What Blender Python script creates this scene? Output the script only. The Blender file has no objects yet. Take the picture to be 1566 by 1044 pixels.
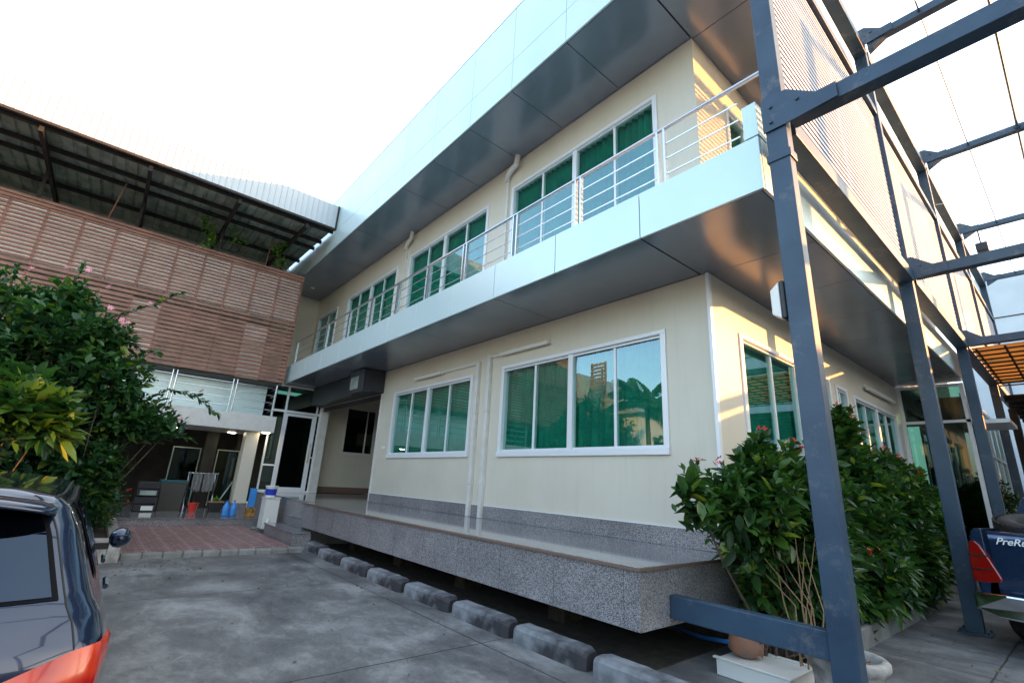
import bpy, bmesh, math, random
import numpy as np
from mathutils import Vector, Matrix

scene = bpy.context.scene
C = scene.collection
rnd = random.Random(7)
rng = np.random.default_rng(11)

# ------------------------------------------------------------------ camera
cam_d = bpy.data.cameras.new("camera")
cam = bpy.data.objects.new("camera", cam_d)
C.objects.link(cam)
rx, ry, rz = (0.64797, 0.75992, 0.05158), (-0.18629, 0.22378, -0.95667), (-0.73853, 0.61028, 0.28657)
cam.matrix_world = Matrix(((rx[0], -ry[0], -rz[0], 0), (rx[1], -ry[1], -rz[1], 0),
                           (rx[2], -ry[2], -rz[2], 1.44), (0, 0, 0, 1)))  # all scene coordinates scaled up about the camera, baked into the numbers
cam_d.sensor_width = 36
cam_d.lens = 16.735
cam_d.clip_start = 0.05
cam_d.clip_end = 2000
scene.camera = cam

# ------------------------------------------------------------------ light
SUN_EL, SUN_AZ = math.radians(12), math.radians(46)      # azimuth from +X towards +Y
world = bpy.data.worlds.new("World")
scene.world = world
world.use_nodes = True
wn = world.node_tree
sky = wn.nodes.new("ShaderNodeTexSky")
sky.sky_type = 'NISHITA'
sky.sun_disc = False
sky.sun_elevation = SUN_EL
sky.sun_rotation = math.radians(90) - SUN_AZ
sky.air_density = 1.0
sky.dust_density = 3.0
sky.ozone_density = 1.2
bg = wn.nodes["Background"]
# thin bright cloud veil, densest on the far side of the sky from the yard's open end
wtc = wn.nodes.new("ShaderNodeTexCoord")
wsep = wn.nodes.new("ShaderNodeSeparateXYZ"); wn.links.new(wtc.outputs["Generated"], wsep.inputs[0])
wnz = wn.nodes.new("ShaderNodeTexNoise"); wnz.inputs["Scale"].default_value = 2.2; wnz.inputs["Detail"].default_value = 5
wn.links.new(wtc.outputs["Generated"], wnz.inputs["Vector"])
wadd = wn.nodes.new("ShaderNodeMath"); wadd.operation = 'MULTIPLY_ADD'; wadd.inputs[1].default_value = .5
wn.links.new(wnz.outputs["Fac"], wadd.inputs[0]); wn.links.new(wsep.outputs["Y"], wadd.inputs[2])
wr_ = wn.nodes.new("ShaderNodeMapRange"); wr_.inputs[1].default_value = -.35; wr_.inputs[2].default_value = .62
wr_.inputs[3].default_value = .12; wr_.inputs[4].default_value = .80
wn.links.new(wadd.outputs[0], wr_.inputs[0])
wmx = wn.nodes.new("ShaderNodeMix"); wmx.data_type = 'RGBA'
wmx.inputs[7].default_value = (2.05, 2.25, 2.35, 1)
wn.links.new(wr_.outputs[0], wmx.inputs[0]); wn.links.new(sky.outputs[0], wmx.inputs[6])
wn.links.new(wmx.outputs[2], bg.inputs[0])
bg.inputs[1].default_value = 0.15
sun_d = bpy.data.lights.new("sun", 'SUN')
sun_d.energy = 2.0
sun_d.angle = math.radians(0.4)
sun_d.color = (1.0, 0.42, 0.12)
sun = bpy.data.objects.new("sun", sun_d)
C.objects.link(sun)
sv = Vector((math.cos(SUN_AZ) * math.cos(SUN_EL), math.sin(SUN_AZ) * math.cos(SUN_EL), math.sin(SUN_EL)))
sun.rotation_euler = sv.to_track_quat('Z', 'Y').to_euler()
sun.location = sv * 40
scene.view_settings.view_transform = 'Standard'
scene.view_settings.look = 'None'
scene.view_settings.gamma = 1
scene.view_settings.exposure = 2.8

# ------------------------------------------------------------------ material helpers
def mat(name, col, rough=0.5, metal=0.0, noise=None, scale=4.0, bump=0.0, bscale=40.0, spec=None, coat=0.0, emit=None, detail=4, lo=0.35, hi=0.65):
    m = bpy.data.materials.new(name)
    m.use_nodes = True
    nt = m.node_tree
    b = nt.nodes["Principled BSDF"]
    b.inputs["Base Color"].default_value = (*col, 1)
    b.inputs["Roughness"].default_value = rough
    b.inputs["Metallic"].default_value = metal
    if spec is not None:
        b.inputs["Specular IOR Level"].default_value = spec
    if coat:
        b.inputs["Coat Weight"].default_value = coat
        b.inputs["Coat Roughness"].default_value = 0.03
    if emit:
        b.inputs["Emission Color"].default_value = (*emit[:3], 1)
        b.inputs["Emission Strength"].default_value = emit[3]
    tc = nt.nodes.new("ShaderNodeTexCoord")
    if noise:
        n = nt.nodes.new("ShaderNodeTexNoise")
        n.inputs["Scale"].default_value = scale
        n.inputs["Detail"].default_value = detail
        nt.links.new(tc.outputs["Object"], n.inputs["Vector"])
        r = nt.nodes.new("ShaderNodeMapRange")
        r.inputs[1].default_value = lo
        r.inputs[2].default_value = hi
        nt.links.new(n.outputs["Fac"], r.inputs[0])
        mx = nt.nodes.new("ShaderNodeMix")
        mx.data_type = 'RGBA'
        mx.inputs[6].default_value = (*col, 1)
        mx.inputs[7].default_value = (*noise, 1)
        nt.links.new(r.outputs[0], mx.inputs[0])
        nt.links.new(mx.outputs[2], b.inputs["Base Color"])
    if bump:
        n2 = nt.nodes.new("ShaderNodeTexNoise")
        n2.inputs["Scale"].default_value = bscale
        nt.links.new(tc.outputs["Object"], n2.inputs["Vector"])
        bp = nt.nodes.new("ShaderNodeBump")
        bp.inputs["Strength"].default_value = bump
        bp.inputs["Distance"].default_value = 0.01
        nt.links.new(n2.outputs["Fac"], bp.inputs["Height"])
        nt.links.new(bp.outputs[0], b.inputs["Normal"])
    return m

def nodes(m):
    return m.node_tree, m.node_tree.nodes["Principled BSDF"]

M = {}
M['wall'] = mat('cream_wall_paint', (0.70, 0.64, 0.52), 0.38, noise=(0.66, 0.60, 0.485), scale=1.2, bump=0.04, bscale=90)
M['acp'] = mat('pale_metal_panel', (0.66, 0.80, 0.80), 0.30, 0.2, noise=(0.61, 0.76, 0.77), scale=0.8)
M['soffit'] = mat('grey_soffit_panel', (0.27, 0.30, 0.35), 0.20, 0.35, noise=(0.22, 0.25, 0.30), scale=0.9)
M['shutter'] = mat('charcoal_shutter_box', (0.045, 0.05, 0.06), 0.35, 0.3)
M['dark'] = mat('dark_gap', (0.03, 0.03, 0.032), 0.8)
M['white'] = mat('white_aluminium', (0.80, 0.81, 0.82), 0.35, 0.1)
M['pvc'] = mat('cream_pvc', (0.72, 0.70, 0.66), 0.45, noise=(0.65, 0.62, 0.56), scale=6)
M['steel'] = mat('brushed_stainless', (0.62, 0.63, 0.65), 0.25, 0.95)
M['interior'] = mat('dim_interior', (0.12, 0.12, 0.11), 0.8)
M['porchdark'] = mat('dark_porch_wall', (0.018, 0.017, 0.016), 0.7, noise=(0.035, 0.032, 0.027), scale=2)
M['blind'] = mat('green_vertical_blind', (0.008, 0.25, 0.165), 0.8, noise=(0.006, 0.18, 0.125), scale=5)
M['wood'] = mat('brown_timber_slat', (0.32, 0.155, 0.11), 0.55, noise=(0.22, 0.10, 0.07), scale=3, bump=0.1, bscale=30)
M['wood_grey'] = mat('pale_backing_board', (0.86, 0.83, 0.80), 0.7, noise=(0.8, 0.76, 0.73), scale=2)
M['roofsteel'] = mat('blackened_roof_steel', (0.012, 0.012, 0.013), 0.7, noise=(0.028, 0.022, 0.018), scale=6)
M['zinc'] = mat('weathered_zinc_sheet', (0.42, 0.50, 0.46), 0.5, 0.2, noise=(0.20, 0.27, 0.23), scale=2.5)
M['clad'] = mat('pale_cladding_sheet', (0.50, 0.54, 0.56), 0.4, 0.1)
M['green_soffit'] = mat('green_tinted_sheet', (0.15, 0.22, 0.17), 0.6, noise=(0.10, 0.16, 0.12), scale=3)
M['conc_kerb'] = mat('stained_kerb_concrete', (0.26, 0.27, 0.28), 0.75, noise=(0.040, 0.037, 0.040), scale=3.2, bump=0.3, bscale=26, detail=10, lo=.36, hi=.60)
M['conc'] = mat('bare_concrete', (0.30, 0.29, 0.27), 0.85, noise=(0.20, 0.19, 0.17), scale=4, bump=0.3, bscale=60)
M['soil'] = mat('soil_and_ledge_shade', (0.035, 0.026, 0.018), 0.95, noise=(0.06, 0.045, 0.03), scale=9, bump=0.8, bscale=30)  # bed and pot soil; also colours in the shade under the ledge
M['black'] = mat('black_plastic', (0.012, 0.012, 0.014), 0.4)
M['rubber'] = mat('tyre_rubber', (0.018, 0.018, 0.019), 0.8, noise=(0.03, 0.028, 0.026), scale=12)
M['bark'] = mat('brown_bark', (0.14, 0.10, 0.07), 0.9, noise=(0.07, 0.05, 0.035), scale=12, bump=0.5, bscale=30)
M['twig'] = mat('dry_twig', (0.34, 0.22, 0.12), 0.8)
M['terracotta'] = mat('terracotta_clay', (0.42, 0.17, 0.09), 0.7, noise=(0.22, 0.15, 0.12), scale=7, bump=.2)
M['potstone'] = mat('weathered_pot_concrete', (0.50, 0.47, 0.43), 0.85, noise=(0.26, 0.23, 0.20), scale=9, bump=.5, bscale=45)
M['red'] = mat('red_plastic', (0.62, 0.045, 0.035), 0.35)
M['bluepipe'] = mat('blue_pvc_pipe', (0.02, 0.18, 0.50), 0.35)
M['bottle'] = mat('blue_water_bottle', (0.06, 0.30, 0.75), 0.12)
M['lampwhite'] = mat('lamp_diffuser', (0.82, 0.80, 0.74), 0.4)
M['glow'] = mat('lit_downlight', (0.9, 0.9, 0.8), 0.4, emit=(1, 0.9, 0.65, 6))
M['cloth'] = mat('grey_towel', (0.22, 0.22, 0.21), 0.9, noise=(0.15, 0.15, 0.145), scale=20)
M['brownedge'] = mat('brown_granite_nosing', (0.20, 0.13, 0.10), 0.35)
M['slat'] = mat('white_painted_slat', (0.42, 0.46, 0.56), 0.5)
M['cardboard'] = mat('worn_board', (0.30, 0.26, 0.22), 0.7)
M['stuccowhite'] = mat('neighbour_render', (0.62, 0.66, 0.68), 0.7, noise=(0.55, 0.59, 0.61), scale=1)
M['rooftile'] = mat('neighbour_roof_sheet', (0.28, 0.30, 0.31), 0.6)

# faint rain streaks down the render and splash grime near its foot
nt, b = nodes(M['wall'])
tc = nt.nodes.new("ShaderNodeTexCoord"); mp = nt.nodes.new("ShaderNodeMapping"); mp.inputs["Scale"].default_value = (5, 5, .35)
nt.links.new(tc.outputs["Object"], mp.inputs[0])
n = nt.nodes.new("ShaderNodeTexNoise"); n.inputs["Scale"].default_value = 2.4; n.inputs["Detail"].default_value = 7; n.inputs["Roughness"].default_value = .65
nt.links.new(mp.outputs[0], n.inputs["Vector"])
r = nt.nodes.new("ShaderNodeMapRange"); r.inputs[1].default_value = .52; r.inputs[2].default_value = .80; r.inputs[4].default_value = .22
nt.links.new(n.outputs["Fac"], r.inputs[0])
mx = nt.nodes.new("ShaderNodeMix"); mx.data_type = 'RGBA'; old = b.inputs["Base Color"].links[0].from_socket
nt.links.new(old, mx.inputs[6]); mx.inputs[7].default_value = (0.46, 0.43, 0.36, 1)
nt.links.new(r.outputs[0], mx.inputs[0]); nt.links.new(mx.outputs[2], b.inputs["Base Color"])

# blue structural steel with worn, chalky patches
M['bluesteel'] = mat('blue_painted_steel', (0.020, 0.045, 0.080), 0.42, 0.0, noise=(0.038, 0.074, 0.118), scale=2.2, bump=0.12, bscale=35, detail=8)
nt, b = nodes(M['bluesteel'])
n = nt.nodes.new("ShaderNodeTexNoise"); n.inputs["Scale"].default_value = 3.1; n.inputs["Detail"].default_value = 12
n.inputs["Roughness"].default_value = 0.75
tc = nt.nodes.new("ShaderNodeTexCoord"); nt.links.new(tc.outputs["Object"], n.inputs["Vector"])
r = nt.nodes.new("ShaderNodeMapRange"); r.inputs[1].default_value = .55; r.inputs[2].default_value = .66; r.inputs[4].default_value = .7
nt.links.new(n.outputs["Fac"], r.inputs[0])
mx = nt.nodes.new("ShaderNodeMix"); mx.data_type = 'RGBA'
old = b.inputs["Base Color"].links[0].from_socket
nt.links.new(old, mx.inputs[6]); mx.inputs[7].default_value = (0.15, 0.15, 0.155, 1)
nt.links.new(r.outputs[0], mx.inputs[0]); nt.links.new(mx.outputs[2], b.inputs["Base Color"])

# granite
def granite(name, c1, c2, c3, rough):
    m = mat(name, c1, rough)
    nt, b = nodes(m)
    tc = nt.nodes.new("ShaderNodeTexCoord")
    v = nt.nodes.new("ShaderNodeTexVoronoi"); v.inputs["Scale"].default_value = 190
    nt.links.new(tc.outputs["Object"], v.inputs["Vector"])
    cr = nt.nodes.new("ShaderNodeValToRGB")
    e = cr.color_ramp.elements
    e[0].position = .28; e[0].color = (*c2, 1)
    e[1].position = .72; e[1].color = (*c3, 1)
    k = e.new(.5); k.color = (*c1, 1)
    sep = nt.nodes.new("ShaderNodeSeparateColor")
    nt.links.new(v.outputs["Color"], sep.inputs[0]); nt.links.new(sep.outputs[0], cr.inputs[0])
    n = nt.nodes.new("ShaderNodeTexNoise"); n.inputs["Scale"].default_value = 1.6; n.inputs["Detail"].default_value = 5
    nt.links.new(tc.outputs["Object"], n.inputs["Vector"])
    r = nt.nodes.new("ShaderNodeMapRange"); r.inputs[1].default_value = .35; r.inputs[2].default_value = .7
    r.inputs[3].default_value = .78; r.inputs[4].default_value = 1.12
    nt.links.new(n.outputs["Fac"], r.inputs[0])
    mul = nt.nodes.new("ShaderNodeVectorMath"); mul.operation = 'SCALE'
    nt.links.new(cr.outputs[0], mul.inputs[0]); nt.links.new(r.outputs[0], mul.inputs[3])
    nt.links.new(mul.outputs[0], b.inputs["Base Color"])
    return m
M['granite'] = granite('speckled_granite', (0.24, 0.225, 0.23), (0.085, 0.08, 0.085), (0.46, 0.43, 0.42), 0.30)
M['granite_top'] = granite('polished_granite', (0.24, 0.235, 0.24), (0.12, 0.115, 0.12), (0.40, 0.39, 0.39), 0.07)

# concrete yard
m = mat('yard_concrete', (0.2, 0.2, 0.2), 0.6)
nt, b = nodes(m)
tc = nt.nodes.new("ShaderNodeTexCoord")
mp = nt.nodes.new("ShaderNodeMapping"); mp.inputs["Scale"].default_value = (1, 1.5, 1); mp.inputs["Rotation"].default_value = (0, 0, .5)
nt.links.new(tc.outputs["Object"], mp.inputs[0])
def nz(scale, det, rough=.5, dist=0.0):
    n = nt.nodes.new("ShaderNodeTexNoise"); n.inputs["Scale"].default_value = scale; n.inputs["Detail"].default_value = det
    n.inputs["Roughness"].default_value = rough; n.inputs["Distortion"].default_value = dist
    nt.links.new(mp.outputs[0], n.inputs["Vector"]); return n
n1 = nz(.75, 6, .6, .4); n2 = nz(6, 10, .75, .8); n3 = nz(60, 4)
cr = nt.nodes.new("ShaderNodeValToRGB"); e = cr.color_ramp.elements
e[0].position = .36; e[0].color = (.062, .062, .064, 1)
e[1].position = .62; e[1].color = (.31, .30, .28, 1)
k = e.new(.5); k.color = (.16, .156, .148, 1)
a = nt.nodes.new("ShaderNodeMath"); a.operation = 'MULTIPLY_ADD'; a.inputs[1].default_value = .70
nt.links.new(n1.outputs["Fac"], a.inputs[0])
s2 = nt.nodes.new("ShaderNodeMath"); s2.operation = 'MULTIPLY'; s2.inputs[1].default_value = .30
nt.links.new(n2.outputs["Fac"], s2.inputs[0]); nt.links.new(s2.outputs[0], a.inputs[2])
nt.links.new(a.outputs[0], cr.inputs[0])
mg = nt.nodes.new("ShaderNodeMix"); mg.data_type = 'RGBA'; mg.blend_type = 'OVERLAY'; mg.inputs[0].default_value = .35
nt.links.new(cr.outputs[0], mg.inputs[6]); nt.links.new(n3.outputs["Color"], mg.inputs[7])
hs = nt.nodes.new("ShaderNodeHueSaturation"); hs.inputs["Saturation"].default_value = .55
nt.links.new(mg.outputs[2], hs.inputs["Color"])
kj = nt.nodes.new("ShaderNodeTexBrick"); kj.offset = 0; kj.inputs["Scale"].default_value = 1; kj.inputs["Brick Width"].default_value = 3.1
kj.inputs["Row Height"].default_value = 3.4; kj.inputs["Mortar Size"].default_value = .012; kj.inputs["Mortar Smooth"].default_value = .6
kj.inputs["Color1"].default_value = (1, 1, 1, 1); kj.inputs["Color2"].default_value = (.93, .93, .94, 1); kj.inputs["Mortar"].default_value = (.30, .29, .28, 1)
mpj = nt.nodes.new("ShaderNodeMapping"); mpj.inputs["Location"].default_value = (.9, .25, 0)
nw = nt.nodes.new("ShaderNodeTexNoise"); nw.inputs["Scale"].default_value = 3; nw.inputs["Detail"].default_value = 4
nt.links.new(tc.outputs["Object"], nw.inputs["Vector"])
av = nt.nodes.new("ShaderNodeVectorMath"); av.operation = 'MULTIPLY_ADD'; av.inputs[1].default_value = (.03, .03, 0)
nt.links.new(nw.outputs["Color"], av.inputs[0]); nt.links.new(tc.outputs["Object"], av.inputs[2]); nt.links.new(av.outputs[0], mpj.inputs[0]); nt.links.new(mpj.outputs[0], kj.inputs["Vector"])
vs_ = nt.nodes.new("ShaderNodeTexVoronoi"); vs_.inputs["Scale"].default_value = .9; vs_.inputs["Randomness"].default_value = 1
nt.links.new(av.outputs[0], vs_.inputs["Vector"])
rs_ = nt.nodes.new("ShaderNodeMapRange"); rs_.inputs[1].default_value = .05; rs_.inputs[2].default_value = .16; rs_.inputs[3].default_value = .45; rs_.inputs[4].default_value = 1
nt.links.new(vs_.outputs["Distance"], rs_.inputs[0])
m1 = nt.nodes.new("ShaderNodeMix"); m1.data_type = 'RGBA'; m1.blend_type = 'MULTIPLY'; m1.inputs[0].default_value = 1
nt.links.new(hs.outputs[0], m1.inputs[6]); nt.links.new(kj.outputs[0], m1.inputs[7])
m2 = nt.nodes.new("ShaderNodeVectorMath"); m2.operation = 'SCALE'; nt.links.new(m1.outputs[2], m2.inputs[0]); nt.links.new(rs_.outputs[0], m2.inputs[3])
nt.links.new(m2.outputs[0], b.inputs["Base Color"])
rr = nt.nodes.new("ShaderNodeMapRange"); rr.inputs[3].default_value = .42; rr.inputs[4].default_value = .8
nt.links.new(n2.outputs["Fac"], rr.inputs[0]); nt.links.new(rr.outputs[0], b.inputs["Roughness"])
bp = nt.nodes.new("ShaderNodeBump"); bp.inputs["Strength"].default_value = .35; bp.inputs["Distance"].default_value = .01
nt.links.new(n3.outputs["Fac"], bp.inputs["Height"]); nt.links.new(bp.outputs[0], b.inputs["Normal"])
M['yard'] = m

# forecourt tiles
m = mat('pink_clay_tiles', (0.3, 0.15, 0.14), 0.55)
nt, b = nodes(m)
tc = nt.nodes.new("ShaderNodeTexCoord")
def brick(w, h, c1, c2, mort, ms):
    k = nt.nodes.new("ShaderNodeTexBrick"); k.offset = 0; k.inputs["Scale"].default_value = 1
    k.inputs["Brick Width"].default_value = w; k.inputs["Row Height"].default_value = h
    k.inputs["Color1"].default_value = (*c1, 1); k.inputs["Color2"].default_value = (*c2, 1)
    k.inputs["Mortar"].default_value = (*mort, 1); k.inputs["Mortar Size"].default_value = ms
    nt.links.new(tc.outputs["Object"], k.inputs["Vector"]); return k
k1 = brick(.32, .32, (1, 1, 1), (1, 1, 1), (2.1, 2.1, 2.3), .012)
k2 = brick(.08, .08, (.20, .085, .08), (.32, .21, .20), (.13, .08, .08), .006)
mm = nt.nodes.new("ShaderNodeMix"); mm.data_type = 'RGBA'; mm.blend_type = 'MULTIPLY'; mm.inputs[0].default_value = 1
nt.links.new(k2.outputs[0], mm.inputs[6]); nt.links.new(k1.outputs[0], mm.inputs[7]); nt.links.new(mm.outputs[2], b.inputs["Base Color"])
M['tiles'] = m

# glass: tinted, mirror-like
def glassmat(name, tint, base, gloss=(0.92, 1.0, 1.0), rough=0.0):
    m = bpy.data.materials.new(name); m.use_nodes = True
    nt = m.node_tree; nt.nodes.clear()
    out = nt.nodes.new("ShaderNodeOutputMaterial")
    t = nt.nodes.new("ShaderNodeBsdfTransparent"); t.inputs[0].default_value = (*tint, 1)
    g = nt.nodes.new("ShaderNodeBsdfGlossy"); g.inputs[0].default_value = (*gloss, 1); g.inputs["Roughness"].default_value = rough
    lw = nt.nodes.new("ShaderNodeFresnel"); lw.inputs[0].default_value = 1.5
    ma = nt.nodes.new("ShaderNodeMath"); ma.operation = 'MULTIPLY_ADD'; ma.inputs[1].default_value = 1 - base; ma.inputs[2].default_value = base
    nt.links.new(lw.outputs[0], ma.inputs[0])
    mix = nt.nodes.new("ShaderNodeMixShader")
    ge = nt.nodes.new("ShaderNodeNewGeometry"); inv = nt.nodes.new("ShaderNodeMath"); inv.operation = 'SUBTRACT'; inv.inputs[0].default_value = 1
    nt.links.new(ge.outputs["Backfacing"], inv.inputs[1])
    mu = nt.nodes.new("ShaderNodeMath"); mu.operation = 'MULTIPLY'
    nt.links.new(ma.outputs[0], mu.inputs[0]); nt.links.new(inv.outputs[0], mu.inputs[1])
    nt.links.new(mu.outputs[0], mix.inputs[0]); nt.links.new(t.outputs[0], mix.inputs[1]); nt.links.new(g.outputs[0], mix.inputs[2])
    nt.links.new(mix.outputs[0], out.inputs[0])
    return m
M['glass'] = glassmat('tinted_window_glass', (0.78, 0.95, 0.92), 0.12, (0.72, 0.93, 1.0))
M['doorglass'] = glassmat('dark_door_glass', (0.20, 0.34, 0.30), 0.03, (0.8, 1, 0.95))
M['carglass'] = glassmat('smoked_car_glass', (0.03, 0.032, 0.04), 0.03, (0.55, 0.72, 1.0))

# foliage
def leafmat(name, c1, c2, c3, rough=0.35, trans=0.25):
    m = mat(name, c1, rough)
    nt, b = nodes(m)
    g = nt.nodes.new("ShaderNodeNewGeometry")
    cr = nt.nodes.new("ShaderNodeValToRGB"); e = cr.color_ramp.elements
    e[0].position = 0; e[0].color = (*c1, 1); e[1].position = 1; e[1].color = (*c3, 1)
    k = e.new(.5); k.color = (*c2, 1); k = e.new(.93); k.color = tuple(.5 * (p_ + q_) for p_, q_ in zip(c2, c3)) + (1,)
    k = e.new(.985); k.color = (c3[0] * 2.6, c3[1] * 1.5, c3[2], 1)
    nt.links.new(g.outputs["Random Per Island"], cr.inputs[0])
    nt.links.new(cr.outputs[0], b.inputs["Base Color"])
    out = nt.nodes["Material Output"]
    tl = nt.nodes.new("ShaderNodeBsdfTranslucent")
    ml = nt.nodes.new("ShaderNodeVectorMath"); ml.operation = 'MULTIPLY'; ml.inputs[1].default_value = (1.4, 1.7, .6)
    nt.links.new(cr.outputs[0], ml.inputs[0]); nt.links.new(ml.outputs[0], tl.inputs[0])
    ms = nt.nodes.new("ShaderNodeMixShader"); ms.inputs[0].default_value = trans
    nt.links.new(b.outputs[0], ms.inputs[1]); nt.links.new(tl.outputs[0], ms.inputs[2]); nt.links.new(ms.outputs[0], out.inputs[0])
    return m
M['leaf'] = leafmat('ixora_leaf', (0.012, 0.040, 0.012), (0.028, 0.085, 0.018), (0.10, 0.20, 0.03))
M['leaf2'] = leafmat('hibiscus_leaf', (0.012, 0.045, 0.020), (0.030, 0.095, 0.030), (0.09, 0.20, 0.035))
M['leaf3'] = leafmat('frangipani_leaf', (0.018, 0.06, 0.014), (0.035, 0.10, 0.02), (0.065, 0.15, 0.025))
M['vine'] = leafmat('vine_leaf', (0.06, 0.16, 0.02), (0.12, 0.26, 0.03), (0.22, 0.38, 0.05), trans=.45)
M['palm'] = leafmat('palm_leaf', (0.02, 0.07, 0.02), (0.04, 0.11, 0.03), (0.07, 0.15, 0.04))
M['tree'] = leafmat('tree_leaf', (0.012, 0.04, 0.012), (0.025, 0.07, 0.02), (0.05, 0.11, 0.03))
M['redflower'] = mat('red_petal', (0.62, 0.035, 0.02), 0.5)
M['pinkflower'] = mat('pink_petal', (0.75, 0.36, 0.42), 0.5)

# cars
M['carpaint'] = mat('graphite_car_paint', (0.006, 0.016, 0.045), 0.2, 0.2, coat=1.0)
M['truckpaint'] = mat('dark_blue_truck_paint', (0.018, 0.045, 0.11), 0.25, 0.5, coat=1.0)
M['chrome'] = mat('chrome', (0.75, 0.76, 0.78), 0.12, 1.0)
m = mat('tail_lamp_lens', (0.55, 0.015, 0.012), 0.14, coat=.3)
nt, b = nodes(m)
tc = nt.nodes.new("ShaderNodeTexCoord"); n = nt.nodes.new("ShaderNodeTexNoise"); n.inputs["Scale"].default_value = 5
nt.links.new(tc.outputs["Object"], n.inputs["Vector"])
cr = nt.nodes.new("ShaderNodeValToRGB"); e = cr.color_ramp.elements
e[0].position = .45; e[0].color = (.42, .008, .006, 1); e[1].position = .66; e[1].color = (.75, .07, .015, 1)
nt.links.new(n.outputs["Fac"], cr.inputs[0]); nt.links.new(cr.outputs[0], b.inputs["Base Color"])
M['lamp'] = m
M['seal'] = mat('matt_black_seal', (0.006, 0.006, 0.007), 0.7, spec=.1)
M['amber'] = mat('amber_lens', (0.80, 0.20, 0.015), 0.1, coat=1.0)
M['redlamp'] = mat('red_lens', (0.28, 0.006, 0.005), 0.1, coat=1.0)
M['decal'] = mat('white_decal', (0.85, 0.85, 0.85), 0.4)
M['bluelabel'] = mat('blue_bucket_print', (0.02, 0.05, 0.45), 0.35)

# ------------------------------------------------------------------ mesh helpers
class MB:
    """collects boxes, tubes and sheets in world coordinates; build() links them as one mesh object"""
    def __init__(s):
        s.v = []; s.f = []
    def add(s, vs, fs):
        o = len(s.v); s.v += [tuple(p) for p in vs]; s.f += [tuple(i + o for i in f) for f in fs]
        return s
    def hexa(s, p):
        return s.add(p, [(0, 3, 2, 1), (4, 5, 6, 7), (0, 1, 5, 4), (1, 2, 6, 5), (2, 3, 7, 6), (3, 0, 4, 7)])
    def box(s, x0, x1, y0, y1, z0, z1):
        return s.hexa([(x0, y0, z0), (x1, y0, z0), (x1, y1, z0), (x0, y1, z0), (x0, y0, z1), (x1, y0, z1), (x1, y1, z1), (x0, y1, z1)])
    def boxf(s, F, u0, u1, d0, d1, z0, z1):
        return s.hexa([F(u0, d0, z0), F(u1, d0, z0), F(u1, d1, z0), F(u0, d1, z0), F(u0, d0, z1), F(u1, d0, z1), F(u1, d1, z1), F(u0, d1, z1)])
    def bar(s, p, q, w, h, up=(0, 0, 1)):
        p, q = Vector(p), Vector(q); d = (q - p).normalized(); u = Vector(up)
        sd = d.cross(u)
        if sd.length < 1e-4: sd = d.cross(Vector((1, 0, 0)))
        sd.normalize(); u = sd.cross(d).normalized()
        c = []
        for e in (p, q):
            for a, b_ in ((-1, -1), (1, -1), (1, 1), (-1, 1)):
                c.append(e + sd * a * w / 2 + u * b_ * h / 2)
        return s.hexa(c)
    def tube(s, pts, r, n=8, caps=True):
        pts = [Vector(p) for p in pts]
        rs = r if isinstance(r, (list, tuple)) else [r] * len(pts)
        vs = []; fs = []
        ref = Vector((0.123, 0.321, 0.94))
        for i, p in enumerate(pts):
            d = (pts[min(i + 1, len(pts) - 1)] - pts[max(i - 1, 0)]).normalized()
            a = d.cross(ref)
            if a.length < .05: a = d.cross(Vector((1, 0, 0)))
            a.normalize(); b_ = d.cross(a)
            for k in range(n):
                t = 2 * math.pi * k / n
                vs.append(p + (a * math.cos(t) + b_ * math.sin(t)) * rs[i])
        for i in range(len(pts) - 1):
            for k in range(n):
                fs.append((i * n + k, i * n + (k + 1) % n, (i + 1) * n + (k + 1) % n, (i + 1) * n + k))
        if caps:
            fs.append(tuple(range(n - 1, -1, -1))); fs.append(tuple(range((len(pts) - 1) * n, len(pts) * n)))
        return s.add(vs, fs)
    def lathe(s, cx, cy, prof, n=28, jit=0.0):
        vs = []; fs = []
        for (r, z) in prof:
            for k in range(n):
                t = 2 * math.pi * k / n; rr = r * (1 + jit * rnd.uniform(-1, 1))
                vs.append((cx + rr * math.cos(t), cy + rr * math.sin(t), z))
        for i in range(len(prof) - 1):
            for k in range(n):
                fs.append((i * n + k, i * n + (k + 1) % n, (i + 1) * n + (k + 1) % n, (i + 1) * n + k))
        return s.add(vs, fs)
    def prism(s, pts, ext):
        """closed outline pts (world) extruded by vector ext"""
        n = len(pts); e = Vector(ext)
        vs = [Vector(p) for p in pts] + [Vector(p) + e for p in pts]
        fs = [tuple(range(n - 1, -1, -1)), tuple(range(n, 2 * n))]
        fs += [(i, (i + 1) % n, n + (i + 1) % n, n + i) for i in range(n)]
        return s.add(vs, fs)
    def build(s, name, material, parent=None, smooth=False, recalc=True, bevel=0.0, sub=0, angle=40):
        me = bpy.data.meshes.new(name)
        off = Vector((0, 0, 0)); p = parent
        while p is not None: off += p.location; p = p.parent
        me.from_pydata([tuple(Vector(v) - off) for v in s.v], [], s.f)
        if recalc:
            bm = bmesh.new(); bm.from_mesh(me)
            bmesh.ops.recalc_face_normals(bm, faces=bm.faces); bm.to_mesh(me); bm.free()
        me.materials.append(material)
        if smooth: me.shade_smooth()
        o = bpy.data.objects.new(name, me); C.objects.link(o)
        if parent is not None: o.parent = parent
        if bevel:
            b_ = o.modifiers.new("bevel", 'BEVEL'); b_.width = bevel; b_.segments = 2; b_.limit_method = 'ANGLE'; b_.angle_limit = math.radians(angle)
        if sub:
            q = o.modifiers.new("sub", 'SUBSURF'); q.levels = sub; q.render_levels = sub
        return o

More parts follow.
